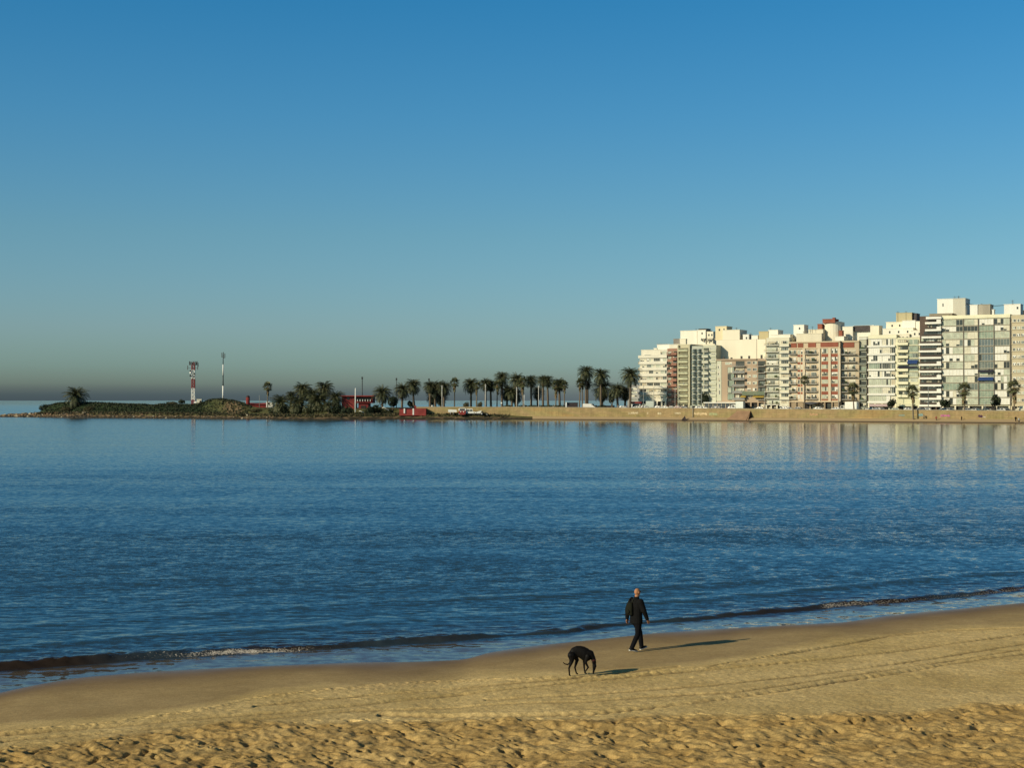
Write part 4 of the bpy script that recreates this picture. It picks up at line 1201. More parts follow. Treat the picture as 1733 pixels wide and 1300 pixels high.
# --- 13. pale green block
pg = wallm('pale_green', (.60, .58, .40))
b = Bld('apartment_block', 'pale green eleven storey block with one blue awning, behind the seafront palm', 1518, 1557, 571, wall=pg)
sl = [584.6, 597, 606.8, 617.8, 629, 639, 651, 661.5, 673]
for i, y in enumerate(sl):
    zt = b.zpx((sl[i - 1] + 1.2) if i else 574.5); z = b.zpx(y - 1)
    b.window(.6, b.u(1537.5), z + .9, zt - .1, 5, 'mix' if i != 4 else 'dark', yy=-.06, frame=RAIL)
    b.balcony(.2, b.u(1538), z, 1.1, pg, 'solid', .8, rm=wallm('cream4', (.72, .68, .5)), stuff=.5)
    if i < 6: b.window(b.u(1539), b.u(1554), z + .05, zt - .05, 5, 'green', yy=-.4, frame=GL_PALE, open_p=.02)
    else: b.window(b.u(1541), b.u(1553), z + .8, zt - .1, 3, 'mix', yy=-.06)
    b.slab(b.u(1538), b.W - .4, z - .35, z, .5)
b.awning(b.u(1537), b.u(1554), b.zpx(607.5), 1.5, AWN_BLUE, 1.5); b.awning(b.u(1520), b.u(1553), b.zpx(619.5), 1.3, AWN_DARK, .5)
b.ground(b.zpx(687), 3); b.slab(0, b.u(1547), b.zpx(688), b.zpx(683.5), 1.6); b.finish(.0)
b.roofbox(1538, 1557, 560, 572, 3, m=wallm('pale', (.78, .74, .62)), depth=6, holes=2)
b.roofbox(1520, 1537, 566, 572, 2, m=wallm('cream2', (.7, .66, .5)), depth=5, holes=2)

# --- 14. white bands, dark brown loggias
b = Bld('apartment_block', 'tall block striped with white balcony bands over dark brown loggias', 1557, 1595, 535, wall=mm('dark_brown', (.10, .07, .055), .8, .2))
sl = [547.5, 559.5, 571.5, 583.5, 595.2, 606.3, 618, 629.5, 640.8, 652.8, 664.2, 675.4, 687]
for i, y in enumerate(sl):
    zt = b.zpx(sl[i - 1] + .6 if i else 541); z = b.zpx(y - 1.6)
    xl = 1569 if i < 2 else (1563 if i == 2 else 1558)
    pal = 'dark' if i in (0, 1, 2, 6, 9, 10, 11) else 'cream'
    b.window(b.u(xl) + .2, b.u(1586), z + .7, zt - .1, 6, pal, yy=-.06, frame=RAIL); b.window(b.u(1586.5), b.u(1594), z + .7, zt - .1, 2, 'mix', yy=-.06, frame=RAIL)
    b.slab(b.u(xl) - .3, b.W - .1, b.zpx(y + 1.3), z + .1, 1.5, m=wh)
    mb = MB().mat(RAIL); k = 26
    for q in range(k):
        a = b.u(xl) + (b.u(1594) - b.u(xl)) * q / k; mb.box(a, a + .07, -1.45, -1.38, z + .102, z + .85)
    mb.box(b.u(xl) - .2, b.W - .2, -1.46, -1.37, z + .85, z + .93)
    if random.random() < .5: mb.mat(wh); mb.box(b.u(1587), b.W - .15, -1.5, -1.35, z + .102, z + .9)
    mb.build('railing', b.root)
b.slab(b.u(1569), b.W, b.zpx(540.5), b.zpx(536.5), 1.5, m=wh); b.ground(b.zpx(689), 4)
b.finish(.0)
b.roofbox(1571, 1610, 532, 536, 2, m=mm('tank_olive', (.28, .24, .17), .8, .2), depth=5)
b.roofbox(1579, 1627, 507.5, 534, 7, m=wh, depth=8, holes=0, name='stair_tower')
mb = MB().mat(GL_DARK); mb.box(b.u(1588), b.u(1589.6), 6.9, 7.02, b.zpx(517), b.zpx(512)); mb.build('vent', b.root)
b.roofbox(1606, 1627.2, 507.4, 533, 6.95, m=wallm('shaded_side', (.52, .49, .40)), depth=.04, name='tower_shade_side')  # thin sheet painted greyer, standing for the shaded side of the tower
for x in (1606, 1612, 1613): b.antenna(x, 503, 10, .06, 2)
b.antenna(1556, 538.5, 2, .08, 1)

# --- 15. wide glassy block
b = Bld('apartment_block', 'wide twelve storey glassy cream block with thin dark floor lines, near the right edge', 1595, 1710.5, 534, wall=wallm('cream4', (.72, .68, .50)))
sl = [551, 561.3, 573.8, 586.3, 599.3, 611.8, 624.5, 636, 648, 660.8, 673, 685.4]
bays = [(1595.5, 1630.5, 6, 'w'), (1632, 1655.5, 4, 'w'), (1657, 1682, 5, 'c'), (1683.5, 1709.5, 5, 'w')]
spec_ = {(3, 2): GL_BLUE, (4, 2): GL_BLUE, (5, 2): GL_BLUE, (6, 2): GL_MID, (1, 2): GL_GREEN, (2, 2): GL_GREEN, (2, 0): GL_PALE, (8, 0): GL_PALE, (9, 0): GL_GREEN, (9, 2): GL_GREEN, (10, 2): GL_GREEN, (11, 2): GL_GREEN,
         (9, 1): GL_MID, (10, 1): GL_PALE}
for i, y in enumerate(sl):
    zt = b.zpx((sl[i - 1]) if i else 539.5) - .12; z = b.zpx(y) + .1
    for j, (xa, xb, n, k) in enumerate(bays):
        f = spec_.get((i, j))
        b.window(b.u(xa), b.u(xb), z + .02, zt, n, 'white' if (i + j) % 3 else 'cream', yy=-.25 if k == 'w' else -.12, force=f, open_p=.12, frame=SH_CREAM)
    b.slab(0, b.W, z - .16, z, .42, m=mm('floor_line', (.16, .14, .11), .8, .2))
for x in (1631.2, 1656.2, 1682.8, 1710.2):
    b.slab(b.u(x) - .14, b.u(x) + .14, b.zpx(686), b.zpx(540), .5, m=mm('floor_line', (.16, .14, .11), .8, .2))
b.slab(0, b.W, b.zpx(539), b.H, .5)
b.awning(b.u(1656), b.u(1682), b.zpx(626), 1.4, AWN_DARK, .5); b.awning(b.u(1656), b.u(1682), b.zpx(638), 1.4, AWN_BLUE, 1.0)
b.ground(b.zpx(687.3), 5, m=wallm('pale2', (.6, .55, .42))); b.finish(.2)
b.roofbox(1639, 1652, 516.5, 534, 3, m=wh, depth=6, name='stair_tower'); b.roofbox(1652, 1673, 516.5, 534, 3.3, m=wallm('dull_tan', (.42, .38, .30), .25), depth=6, name='stair_tower')  # right part of the roof box in a darker tan
b.roofbox(1676.5, 1680, 525.5, 534, 3, m=wh, depth=2); b.roofbox(1697, 1712, 517.5, 534, 3, m=wh, depth=5, name='stair_tower'); b.roofbox(1712, 1725, 517.5, 534, 3, m=wh, depth=5, holes=1, name='stair_tower')
for x, y in ((1657, 514), (1671, 515), (1710, 510), (1664, 516)): b.antenna(x, y, 5, .06, 3)
for k in range(4):                                       # stays strung between the roof rooms
    mb = MB().mat(RAIL)
    a = Vector((b.u(1616), 9, b.zpx(505 + k * .9))); c = Vector((b.u((1652, 1672, 1700, 1712)[k]), 6, b.zpx((514, 517, 516, 514)[k])))
    mb.tube([a.lerp(c, t / 6) - Vector((0, 0, 1.0 * math.sin(math.pi * t / 6))) for t in range(7)], .045, 4); mb.build('cable', b.root)

# --- 16. beige brown block at the frame edge
b = Bld('apartment_block', 'beige brown block with small paired shutters, cut by the right edge of the picture', 1711, 1775, 534, wall=wallm('khaki', (.50, .43, .29)))
for i in range(12):
    y = 541.5 + i * 12.3
    z = b.zpx(y + 3)
    for (xa, xb) in ((1714, 1720), (1721.5, 1727), (1728.5, 1735), (1740, 1752)):
        b.window(b.u(xa), b.u(xb), z, b.zpx(y - 2), 3, 'cream', yy=-.08, open_p=.4)
    b.slab(0, b.W, z - .25, z - .05, .2)
b.ground(b.zpx(688), 5); b.finish(.3)
b.antenna(1730.5, 525, 3, .25, 1)
b = Bld('apartment_block', 'distant grey tower block glimpsed between the last palm and the cream block', 1062, 1082, 652, off=60, wall=wallm('far_grey', (.30, .30, .29)))
for i in range(5):
    b.window(1, b.W - 1, b.zpx(660 + 6 * i), b.zpx(656.5 + 6 * i), 6, 'mix', yy=-.06)
b.finish(.2)
# ==================================================================== VEGETATION
LEAFM = []
for i, c in enumerate([(.045, .055, .026), (.070, .080, .038), (.105, .105, .052), (.030, .036, .020)]):
    m_ = mat('palm_leaf_%d' % i, c, .6, .25, 2); LEAFM.append(m_)
FANM = [mat('fan_leaf_%d' % i, c, .7, .25, 2) for i, c in enumerate([(.10, .11, .05), (.14, .14, .065), (.06, .07, .035)])]
M_DEAD = mat('dead_frond', (.20, .14, .075), .9, .2, 2)
M_TRUNK = mat('palm_trunk', (.13, .10, .07), .95, .3, 3)
M_TRUNK2 = mat('palm_trunk_grey', (.16, .13, .095), .95, .25, 3)
def frond(mb, origin, az, el, L, droop, leaf, w=.55, step=.16, mat_=None, rnd=None):
    """one feather frond: arched midrib with leaflets hanging both sides"""
    rnd = rnd or random
    d = Vector((math.cos(az), math.sin(az), 0)); side = Vector((-math.sin(az), math.cos(az), 0))
    n = max(6, int(L / step)); p = Vector(origin); ang = el
    if mat_: mb.mat(mat_)
    for i in range(n):
        t = i / n
        dirv = d * math.cos(ang) + Vector((0, 0, math.sin(ang)))
        q = p + dirv * (L / n)
        up = side.cross(dirv) * -1
        ww = w * max(.25, math.sin(math.pi * min(1, .12 + t * .85)) ** .5)
        if t > .1:
            for sgn in (-1, 1):
                tip = p + side * sgn * ww + dirv * (.35 * ww) - Vector((0, 0, 1)) * ww * leaf * rnd.uniform(.7, 1.3)
                k = len(mb.v)
                mb.v += [tuple(p - dirv * .045), tuple(p + dirv * .065), tuple(tip)]
                mb.face((k, k + 1, k + 2))
        k = len(mb.v)
        mb.v += [tuple(p - side * .03), tuple(p + side * .03), tuple(q + side * .02), tuple(q - side * .02)]; mb.face((k, k + 1, k + 2, k + 3))
        p = q; ang -= droop / n * (.6 + .8 * t)
def make_phoenix_crown(seed, R_=3.2, full=1.0, low=-.6):
    """date palm head, origin at the trunk top"""
    r = random.Random(seed); mb = MB()
    N = int(112 * full)
    for i in range(N):
        t = i / N                                    # 0 outer/low ... 1 centre/up
        el = low + (1.45 - low) * t ** .9 + r.uniform(-.1, .1)
        az = i * 2.39996 + r.uniform(-.2, .2)
        L = R_ * r.uniform(.86, 1.08) * (1 if t < .8 else .85)
        frond(mb, (0, 0, r.uniform(-.2, .3) + t * .3), az, el, L, r.uniform(1.2, 2.0), .5, w=.52 * R_ / 3.2, mat_=r.choice(LEAFM[:3] if t > .3 else LEAFM[:2] + [LEAFM[3]]), rnd=r)
    for i in range(int(26 * full)):                  # old fronds hanging under the head
        frond(mb, (0, 0, -.3), i * 2.1 + r.uniform(-.3, .3), -.75 + r.uniform(-.3, .2), R_ * .72, .8, .5, w=.3, mat_=r.choice([M_DEAD, LEAFM[3], LEAFM[1]]), rnd=r)
    mb.mat(M_TRUNK); mb.ell((0, 0, -.35), (.55, .55, .8), 8, 5)
    return mb.mesh('palm_crown')
def make_fan_crown(seed, R_=1.7, skirt=2.4):
    """fan palm head with a skirt of dead leaves"""
    r = random.Random(seed); mb = MB()
    for i in range(34):
        t = i / 34; az = i * 2.39996 + r.uniform(-.2, .2); el = -.75 + 2.1 * t + r.uniform(-.1, .1)
        d = Vector((math.cos(az) * math.cos(el), math.sin(az) * math.cos(el), math.sin(el)))
        side = Vector((-math.sin(az), math.cos(az), 0)); up = d.cross(side)
        st = R_ * r.uniform(.55, .85); c = d * st; mb.mat(r.choice(FANM))
        k = len(mb.v); mb.v += [(0, 0, 0), tuple(c + side * .03), tuple(c - side * .03)]; mb.face((k, k + 1, k + 2))
        nb = 12; rad = R_ * .48
        for j in range(nb):
            a0 = -1.9 + 3.8 * j / nb; a1 = a0 + .26
            def pt(a, rr): return c + (d * math.cos(a) + side * math.sin(a)) * rr - Vector((0, 0, 1)) * (.16 * abs(a) + .1) * rr - up * 0
            k = len(mb.v); mb.v += [tuple(c), tuple(pt(a0, rad * .8)), tuple(pt((a0 + a1) / 2, rad * 1.15)), tuple(pt(a1, rad * .8))]; mb.face((k, k + 1, k + 2, k + 3))
    for i in range(int(26 * skirt)):
        az = r.uniform(0, 6.28); z = -r.uniform(0, 1) ** 1.2 * skirt
        rr = (.75 + .25 * z / skirt * 1.6) * .85; rr = max(.28, rr) * r.uniform(.8, 1.15)
        p = Vector((math.cos(az) * .15, math.sin(az) * .15, z + .2)); q = Vector((math.cos(az) * rr, math.sin(az) * rr, z - .55)); s2 = Vector((-math.sin(az), math.cos(az), 0)) * .26
        mb.mat(r.choice([M_DEAD, M_DEAD, FANM[1]]))
        k = len(mb.v); mb.v += [tuple(p), tuple(q + s2), tuple(q - Vector((0, 0, .25))), tuple(q - s2)]; mb.face((k, k + 1, k + 2, k + 3))
    return mb.mesh('palm_crown')
PH = [make_phoenix_crown(s) for s in (1, 2, 3, 4)]
PHLOW = [make_phoenix_crown(s, 3.2, 1.1, -1.25) for s in (21, 22)]
FN = [make_fan_crown(s, 1.7, k) for s, k in ((5, 1.0), (6, 2.6), (7, 3.6))]
def extent(me):
    a = np.empty(len(me.vertices) * 3); me.vertices.foreach_get('co', a); a = a.reshape(-1, 3)
    r_ = np.hypot(a[:, 0], a[:, 1])
    return 2 * np.percentile(np.abs(a[:, 0]), 93), np.percentile(a[:, 2], 98)
EXT = {me.name: extent(me) for me in PH + PHLOW + FN}
def trunk_mesh(h, r0, r1, m_, seed, lean=0.0):
    r = random.Random(seed); mb = MB().mat(m_); mb.smooth = True
    n = 10; a = r.uniform(0, 6.28)
    pts = []; rad = []
    for i in range(n + 1):
        t = i / n; b_ = lean * math.sin(t * 1.5)
        pts.append((math.cos(a) * b_, math.sin(a) * b_, -.6 + (h + .6) * t))
        rad.append((r0 * (1.35 - .35 * min(1, t * 5)) * (1 - t) + r1 * t) * r.uniform(.93, 1.07))
    mb.tube(pts, rad, 8)
    return mb.mesh('palm_trunk'), Vector((pts[-1][0], pts[-1][1], 0))
def palm(kind, px, ytop, ybase, wpx, off, label, z=None, seed=0, low=False, group=None):
    """placed by its foot on the ground at 'off' metres behind the water's edge"""
    seed = seed or int(px * 7) % 97 + 1
    y = far_y(px) + off
    ztop = at_y(px, ytop, y).z
    x = (px - 866.5) / F * y
    if z is None: z = at_y(px, ybase, y).z
    s = wpx / F * y
    if kind == 'P':
        cr = (PHLOW if low else PH)[seed % (2 if low else 4)]; sc = s / EXT[cr.name][0]; up = EXT[cr.name][1] * sc; tr = (.42 * min(1.1, sc + .15), .33 * min(1.1, sc + .15)); name = 'date_palm'
    else:
        cr = FN[{'F': 0, 'W': 1, 'L': 2}[kind]]; sc = s / EXT[cr.name][0]; up = EXT[cr.name][1] * sc; tr = (.27, .17); name = 'fan_palm'
    h = max(.3, ztop - z - up)
    root = empty(name, (x, y, z), label, 'palm tree', group, rz=seed * 1.3)
    tm, tipo = trunk_mesh(h, tr[0], tr[1], M_TRUNK if kind == 'P' else M_TRUNK2, seed, .0 if h < 3 else random.uniform(0, .5))
    t = bpy.data.objects.new('trunk', tm); COL.objects.link(t); t.parent = root
    c = bpy.data.objects.new('crown', cr); COL.objects.link(c); c.parent = root
    c.location = (tipo.x, tipo.y, h); c.scale = (sc, sc, sc * random.uniform(.92, 1.08)); c.rotation_euler = (random.uniform(-.06, .06), random.uniform(-.06, .06), seed)
    return root
G1 = 'palms along the promenade'; G0 = 'palms on the headland'; G2 = 'fan palms in front of the apartment blocks'
PALMS = [
 ('P', 130, 656.5, 695, 27, 22, 'squat dark date palm alone on the rocky tip of the headland', G0, True),
 ('W', 453, 647, 692, 14, 30, 'slender fan palm standing alone beside the low red roof', G0, False),
 ('P', 473, 671, 700, 25, 20, 'low bushy palm at the left end of the headland thicket', G0, True),
 ('P', 491, 663, 700, 15, 21, 'narrow upright young palm in the headland thicket', G0, False),
 ('P', 512, 651, 699, 25, 24, 'tall round headed palm in the left half of the headland thicket', G0, False),
 ('P', 530, 660, 700, 19, 22, 'middle height palm between the two tall palms of the thicket', G0, True),
 ('P', 549, 648, 700, 24, 25, 'tallest palm of the headland thicket, with ragged upper fronds', G0, False),
 ('P', 568, 664, 700, 22, 21, 'dark low palm at the right end of the thicket, near the red building', G0, True),
 ('P', 556, 681, 702, 13, 16, 'small dry looking palm in front of the headland thicket', G0, True),
 ('P', 540, 668, 700, 26, 19, 'broad low palm in the middle front of the thicket', G0, True),
 ('P', 505, 673, 700, 24, 18, 'spreading low palm in front of the round headed thicket palm', G0, True),
 ('P', 647, 655.5, 695, 25, 20, 'round date palm just right of the two storey red building', G1, False),
 ('P', 680, 651, 695, 22, 20, 'flat topped date palm above the left end of the low red hut', G1, False),
 ('P', 701, 643.5, 695, 22, 20, 'taller date palm rising behind the low red hut', G1, False),
 ('P', 728, 647, 694, 18, 20, 'date palm beside a thin pole, left edge of the dense dark palm clump', G1, False),
 ('P', 737, 647, 694, 24, 23, 'thick headed date palm in the middle of the dense dark palm clump', G1, False),
 ('P', 751, 648, 694, 20, 20, 'date palm behind the white lamp post, right edge of the dark palm clump', G1, False),
 ('P', 732, 664, 694, 16, 26, 'lower brownish date palm under the dense dark palm clump', G1, True),
 ('P', 747, 664, 694, 18, 26, 'lower dark date palm under the clump, beside the white lamp post', G1, True),
 ('W', 769, 640, 693, 14.5, 12, 'lone slender fan palm with a brown skirt between two palm clumps', G1, False),
 ('P', 797, 642, 693, 22, 18, 'date palm with clean trunk above the parked white machines', G1, False),
 ('L', 806, 647, 693, 11, 13, 'fan palm with a long dark skirt right of the machines palm', G1, False),
 ('P', 822, 641.5, 693, 19, 20, 'date palm behind the tall white lamp post above the end of the machines', G1, False),
 ('P', 831, 645, 693, 17, 24, 'date palm second from the left in the long crowded palm row', G1, False),
 ('L', 841, 645, 693, 13, 20, 'fan palm with hanging brown skirt, left of the tallest crowded row palm', G1, False),
 ('P', 849.5, 631, 693, 20.5, 24, 'tallest palm in the left half of the crowded row', G1, False),
 ('P', 858, 652, 693, 20, 30, 'lower palm tucked under the tallest palm of the crowded row', G1, True),
 ('P', 866, 656, 693, 18, 22, 'lower palm between two tall ones in the crowded row', G1, True),
 ('P', 874, 633.5, 693, 22, 22, 'second tallest palm of the crowded row, in front of a white lamp post', G1, False),
 ('P', 872, 660, 693, 18, 32, 'shaded short palm low behind the second tallest crowded row palm', G1, True),
 ('L', 886, 639, 693, 16, 16, 'fan palm with a wide pale brown skirt in the middle of the crowded row', G1, False),
 ('P', 899, 636, 693, 19, 20, 'date palm standing a little apart, right of the pale skirted fan palm', G1, False),
 ('P', 910, 655, 691, 16, 40, 'short dark palm seen small between two taller trunks', G1, True),
 ('P', 919, 636, 693, 17, 20, 'left one of a touching pair of tall date palms', G1, False),
 ('P', 928, 637, 693, 18, 21, 'right one of a touching pair of tall date palms', G1, False),
 ('L', 940.5, 645, 693, 15, 19, 'fan palm with brown skirt at the left of the last crowded trio', G1, False),
 ('P', 947.5, 642.5, 693, 18, 21, 'date palm in the middle of the last crowded trio', G1, False),
 ('W', 955, 645, 693, 13, 18, 'fan palm at the right end of the crowded row, beside a short white post', G1, False),
 ('W', 980, 641, 693, 13, 18, 'skirted fan palm under the left edge of the tall twin headed group', G1, False),
 ('W', 986, 640, 693, 12, 20, 'fan palm half hidden under the tall flat topped date palm', G1, False),
 ('P', 992, 620, 693, 23, 20, 'very tall flat topped date palm, left of the two isolated giants', G1, False),
 ('P', 994, 643, 693, 12, 24, 'small brown headed palm under the very tall flat topped palm', G1, True),
 ('P', 1017, 625, 693, 23.5, 19, 'tall date palm with full round head, middle of the three giants', G1, False),
 ('P', 1019, 646, 693, 26, 26, 'wide lower palm directly beneath the middle giant palm', G1, True),
 ('P', 1046, 650, 693, 23, 22, 'short date palm left of the giant by the cream block', G1, False),
 ('P', 1057, 655, 693, 17, 27, 'short date palm leaning against the trunk of the last giant', G1, True),
 ('P', 1066, 624, 693, 28, 19, 'largest date palm, standing right beside the leftmost cream block', G1, False),
 ('F', 1362, 636.5, 694, 14, 12, 'slim fan palm in front of the red brick and cream block', G2, False),
 ('W', 1445.5, 648, 695, 19, 12, 'fan palm above the white box truck', G2, False),
 ('W', 1546, 652, 712, 19, 4.4, 'fan palm rooted on the sand before the wall, near the pale green block', G2, False),
 ('L', 1632, 648, 698, 21, 9, 'fan palm with a fat brown skirt left of the blue awnings', G2, False),
 ('L', 1717, 644.5, 699, 21, 9, 'fan palm with a fat brown skirt nearest the right edge', G2, False)]
for (k, px, yt, yb, w, off, lab, grp, low) in PALMS:
    z = None
    if off >= 12 and px > 640: z = street_z((px - 866.5) / F * (far_y(px) + off)) - .1
    palm(k, px, yt, yb, w, off, lab, z=z, low=low, group=grp)

def leaf_blob(name, loc, rx, ry, rz, label, cat='shrub', mats=None, n=900, size=.35, seed=1, group=None, stems=3, trunk_h=0.0, kind=None):
    r = random.Random(seed)
    root = empty(name, loc, label, cat, group)
    mb = MB(); mats = mats or LEAFM
    lobes = [(Vector((r.uniform(-.6, .6) * rx, r.uniform(-.6, .6) * ry, trunk_h + rz * r.uniform(.35, .75))), r.uniform(.35, .55)) for _ in range(7)]
    for i in range(n):
        c, s = r.choice(lobes)
        d = Vector((r.gauss(0, 1), r.gauss(0, 1), r.gauss(0, 1))).normalized()
        rr = s * r.uniform(.75, 1.08) ** .5
        p = c + Vector((d.x * rx * rr, d.y * ry * rr, d.z * rz * rr * .9))
        if p.z < .02: p.z = r.uniform(0, .3)
        a = Vector((r.uniform(-1, 1), r.uniform(-1, 1), r.uniform(-.6, 1))).normalized(); b_ = d.cross(a)
        if b_.length < .01: continue
        b_.normalize(); q = size * r.uniform(.6, 1.3)
        mb.mat(mats[int(abs(mnoise.noise(p * .6)) * 5 + r.uniform(0, 1.2)) % len(mats)])
        k = len(mb.v); mb.v += [tuple(p - a * q * .5), tuple(p + b_ * q * .35), tuple(p + a * q * .6), tuple(p - b_ * q * .35)]; mb.face((k, k + 1, k + 2, k + 3))
    mb.build('foliage', root)
    st = MB().mat(M_TRUNK)
    for i in range(stems):
        c = lobes[i][0]; st.tube([(c.x * .15, c.y * .15, -.4), (c.x * .5, c.y * .5, c.z * .5), tuple(c)], [.14 + trunk_h * .05, .1, .05], 5)
    st.build('stem' if trunk_h < 1 else 'trunk', root)
    return root
GREEN = [mat('shrub_leaf_%d' % i, c, .8, .25, 1.5) for i, c in enumerate([(.022, .034, .018), (.032, .045, .020), (.018, .025, .015), (.048, .055, .028)])]
DRYG = [mat('dry_leaf_%d' % i, c, .9, .25, 1.5) for i, c in enumerate([(.10, .085, .042), (.07, .062, .032), (.042, .045, .022), (.13, .10, .055)])]
def bush(px, ybase, off, wpx, hpx, label, mats=GREEN, z=None, n=None, size=.4, name='shrub', **k):
    y = far_y(px) + off; x = (px - 866.5) / F * y
    zz = at_y(px, ybase, y).z if z is None else z
    s = y / F
    return leaf_blob(name, (x, y, zz), wpx * s / 2, max(1.2, wpx * s / 2 * .8), hpx * s, label, mats=mats, n=n or int(250 + wpx * hpx * 2.6), size=size, seed=int(px), **k)
bush(116, 700, 19, 34, 12, 'brown grey scrub at the left foot of the squat tip palm', DRYG)
bush(150, 700, 19, 30, 11, 'brown grey scrub right of the squat tip palm', DRYG)
bush(308, 684, 55, 12, 7, 'small dark tree on the skyline left of the red and white mast', GREEN)
bush(293, 685, 60, 26, 4.5, 'low reddish brown scrub on the skyline, far left of the mast', DRYG)
for (px, yb, off, w, h, lab, ms) in [
    (82, 696, 30, 34, 11, 'green shrub bank at the left end of the mound', GREEN), (190, 693, 32, 60, 10, 'dark hedge of shrubs on the mound right of the tip palm', GREEN),
    (235, 693, 34, 60, 9, 'dark hedge of shrubs in the middle of the mound', GREEN), (280, 693, 34, 56, 9, 'dark hedge of shrubs before the red and white mast', GREEN),
    (440, 699, 22, 34, 7, 'dull green scrub left of the headland thicket', DRYG), (462, 701, 19, 24, 9, 'dark scrub at the foot of the lone slender fan palm', GREEN)]:
    bush(px, yb, off, w, h, lab, ms, size=.6)
for (px, w, h, lab, ms, off) in [
    (480, 30, 17, 'dark undergrowth under the left end of the headland thicket', LEAFM, 17), (502, 30, 20, 'dark undergrowth under the left half of the thicket', LEAFM, 17), (524, 30, 22, 'dark undergrowth in the centre of the thicket', LEAFM, 17),
    (546, 28, 20, 'dark undergrowth under the right half of the thicket', LEAFM, 18), (570, 26, 18, 'dark shrub between the thicket and the red building', GREEN, 16), (588, 24, 15, 'leafy shrub before the left wing of the red building', GREEN, 13),
    (622, 26, 14, 'shrub under the right end of the red building', GREEN, 14), (636, 24, 17, 'taller round shrub left of the round date palm', GREEN, 16), (656, 20, 12, 'shrub with a grey white tarpaulin beside it', LEAFM, 14)]:
    bush(px, 703, off, w, h, lab, ms, size=.45)
bush(664, 699, 15, 24, 18.5, 'umbrella shaped dark tree left of the low red hut', GREEN, name='low_tree', size=.5, trunk_h=2.2)
bush(697, 690, 22, 15, 10, 'round dark bush rising behind the low red hut', GREEN, name='bush', size=.5)
bush(789, 694, 12, 13, 11, 'dark red green bush behind the red machine', DRYG + GREEN, name='bush', z=4.0)
bush(812.5, 694, 12, 11, 11, 'olive bush behind the right end of the machines', DRYG, name='bush', z=4.0)
bush(1036, 692, 20, 12, 20, 'small dark leafy tree left of the short date palm by the cream block', GREEN, z=4.0, size=.45, name='street_tree', trunk_h=2)
bush(1013, 692, 18, 26, 6, 'dark low hedge around the middle giant palm', GREEN, z=4.0)
for i, (a, c_, lab) in enumerate([(852, 872, 'dark hedge behind the wall under the tallest crowded palms'), (872, 892, 'dark hedge below the pale skirted fan palm'), (892, 912, 'dark hedge left of the touching palm pair'),
                               (912, 934, 'dark hedge beneath the touching palm pair'), (934, 958, 'dark hedge beneath the last crowded trio')]):
    bush((a + c_) / 2, 692, 17, c_ - a + 4, 5.6, lab, LEAFM, z=4.05, size=.4, name='hedge')
bush(1193, 692, 34, 16, 17, 'dark street tree before the grey green block', GREEN, z=3.8, size=.5, name='street_tree', trunk_h=2)
bush(1508, 694, 30, 14, 11, 'dark tree before the white block ground floor', GREEN, z=3.5, size=.5, name='street_tree', trunk_h=1.6)
bush(1600, 696, 26, 18, 11, 'dark tree at the left foot of the wide glassy block', GREEN, z=3.5, size=.5, name='street_tree', trunk_h=1.6)
bush(1687, 697, 22, 18, 17, 'dark bushy tree beside the right lamp post of the wide glassy block', GREEN, z=3.4, size=.5, name='street_tree', trunk_h=1.8)
# rough grass along the headland edge, too many blades to count
def scatter(name, n, size, mats, label, pxr, dr, seed, h=1.0):
    r = random.Random(seed); mb = MB()
    Zc = Z
    for i in range(n):
        px = r.uniform(*pxr); d = r.uniform(*dr)
        ip = int(np.searchsorted(pxs, px)); idd = int(np.searchsorted(ds, d)); idd = min(idd, len(ds) - 1); ip = min(ip, len(pxs) - 1)
        x, y, z = X[idd, ip], Y[idd, ip], Zc[idd, ip]
        x += r.uniform(-.4, .4); y += r.uniform(-.6, .2)
        if z < .2: continue
        mb.mat(r.choice(mats))
        for q in range(3):
            a = r.uniform(0, 6.28); s = size * r.uniform(.5, 1.4); k = len(mb.v)
            mb.v += [(x + math.cos(a) * s * .5, y + math.sin(a) * s * .5, z - .1), (x - math.cos(a) * s * .5, y - math.sin(a) * s * .5, z - .1), (x + r.uniform(-.3, .3) * s, y, z + s * h * r.uniform(.5, 1.1))]
            mb.face((k, k + 1, k + 2))
    o = mb.build(name); tag(o, label, 'grass', kind='stuff'); return o
scatter('rough_grass', 7000, .55, DRYG + GREEN[:1], 'rough dry grass and weeds along the headland edge', (60, 860), (3, 15), 3)
scatter('mound_grass', 5000, .7, GREEN, 'dark green ground cover on the mound', (75, 425), (15, 50), 4, .7)
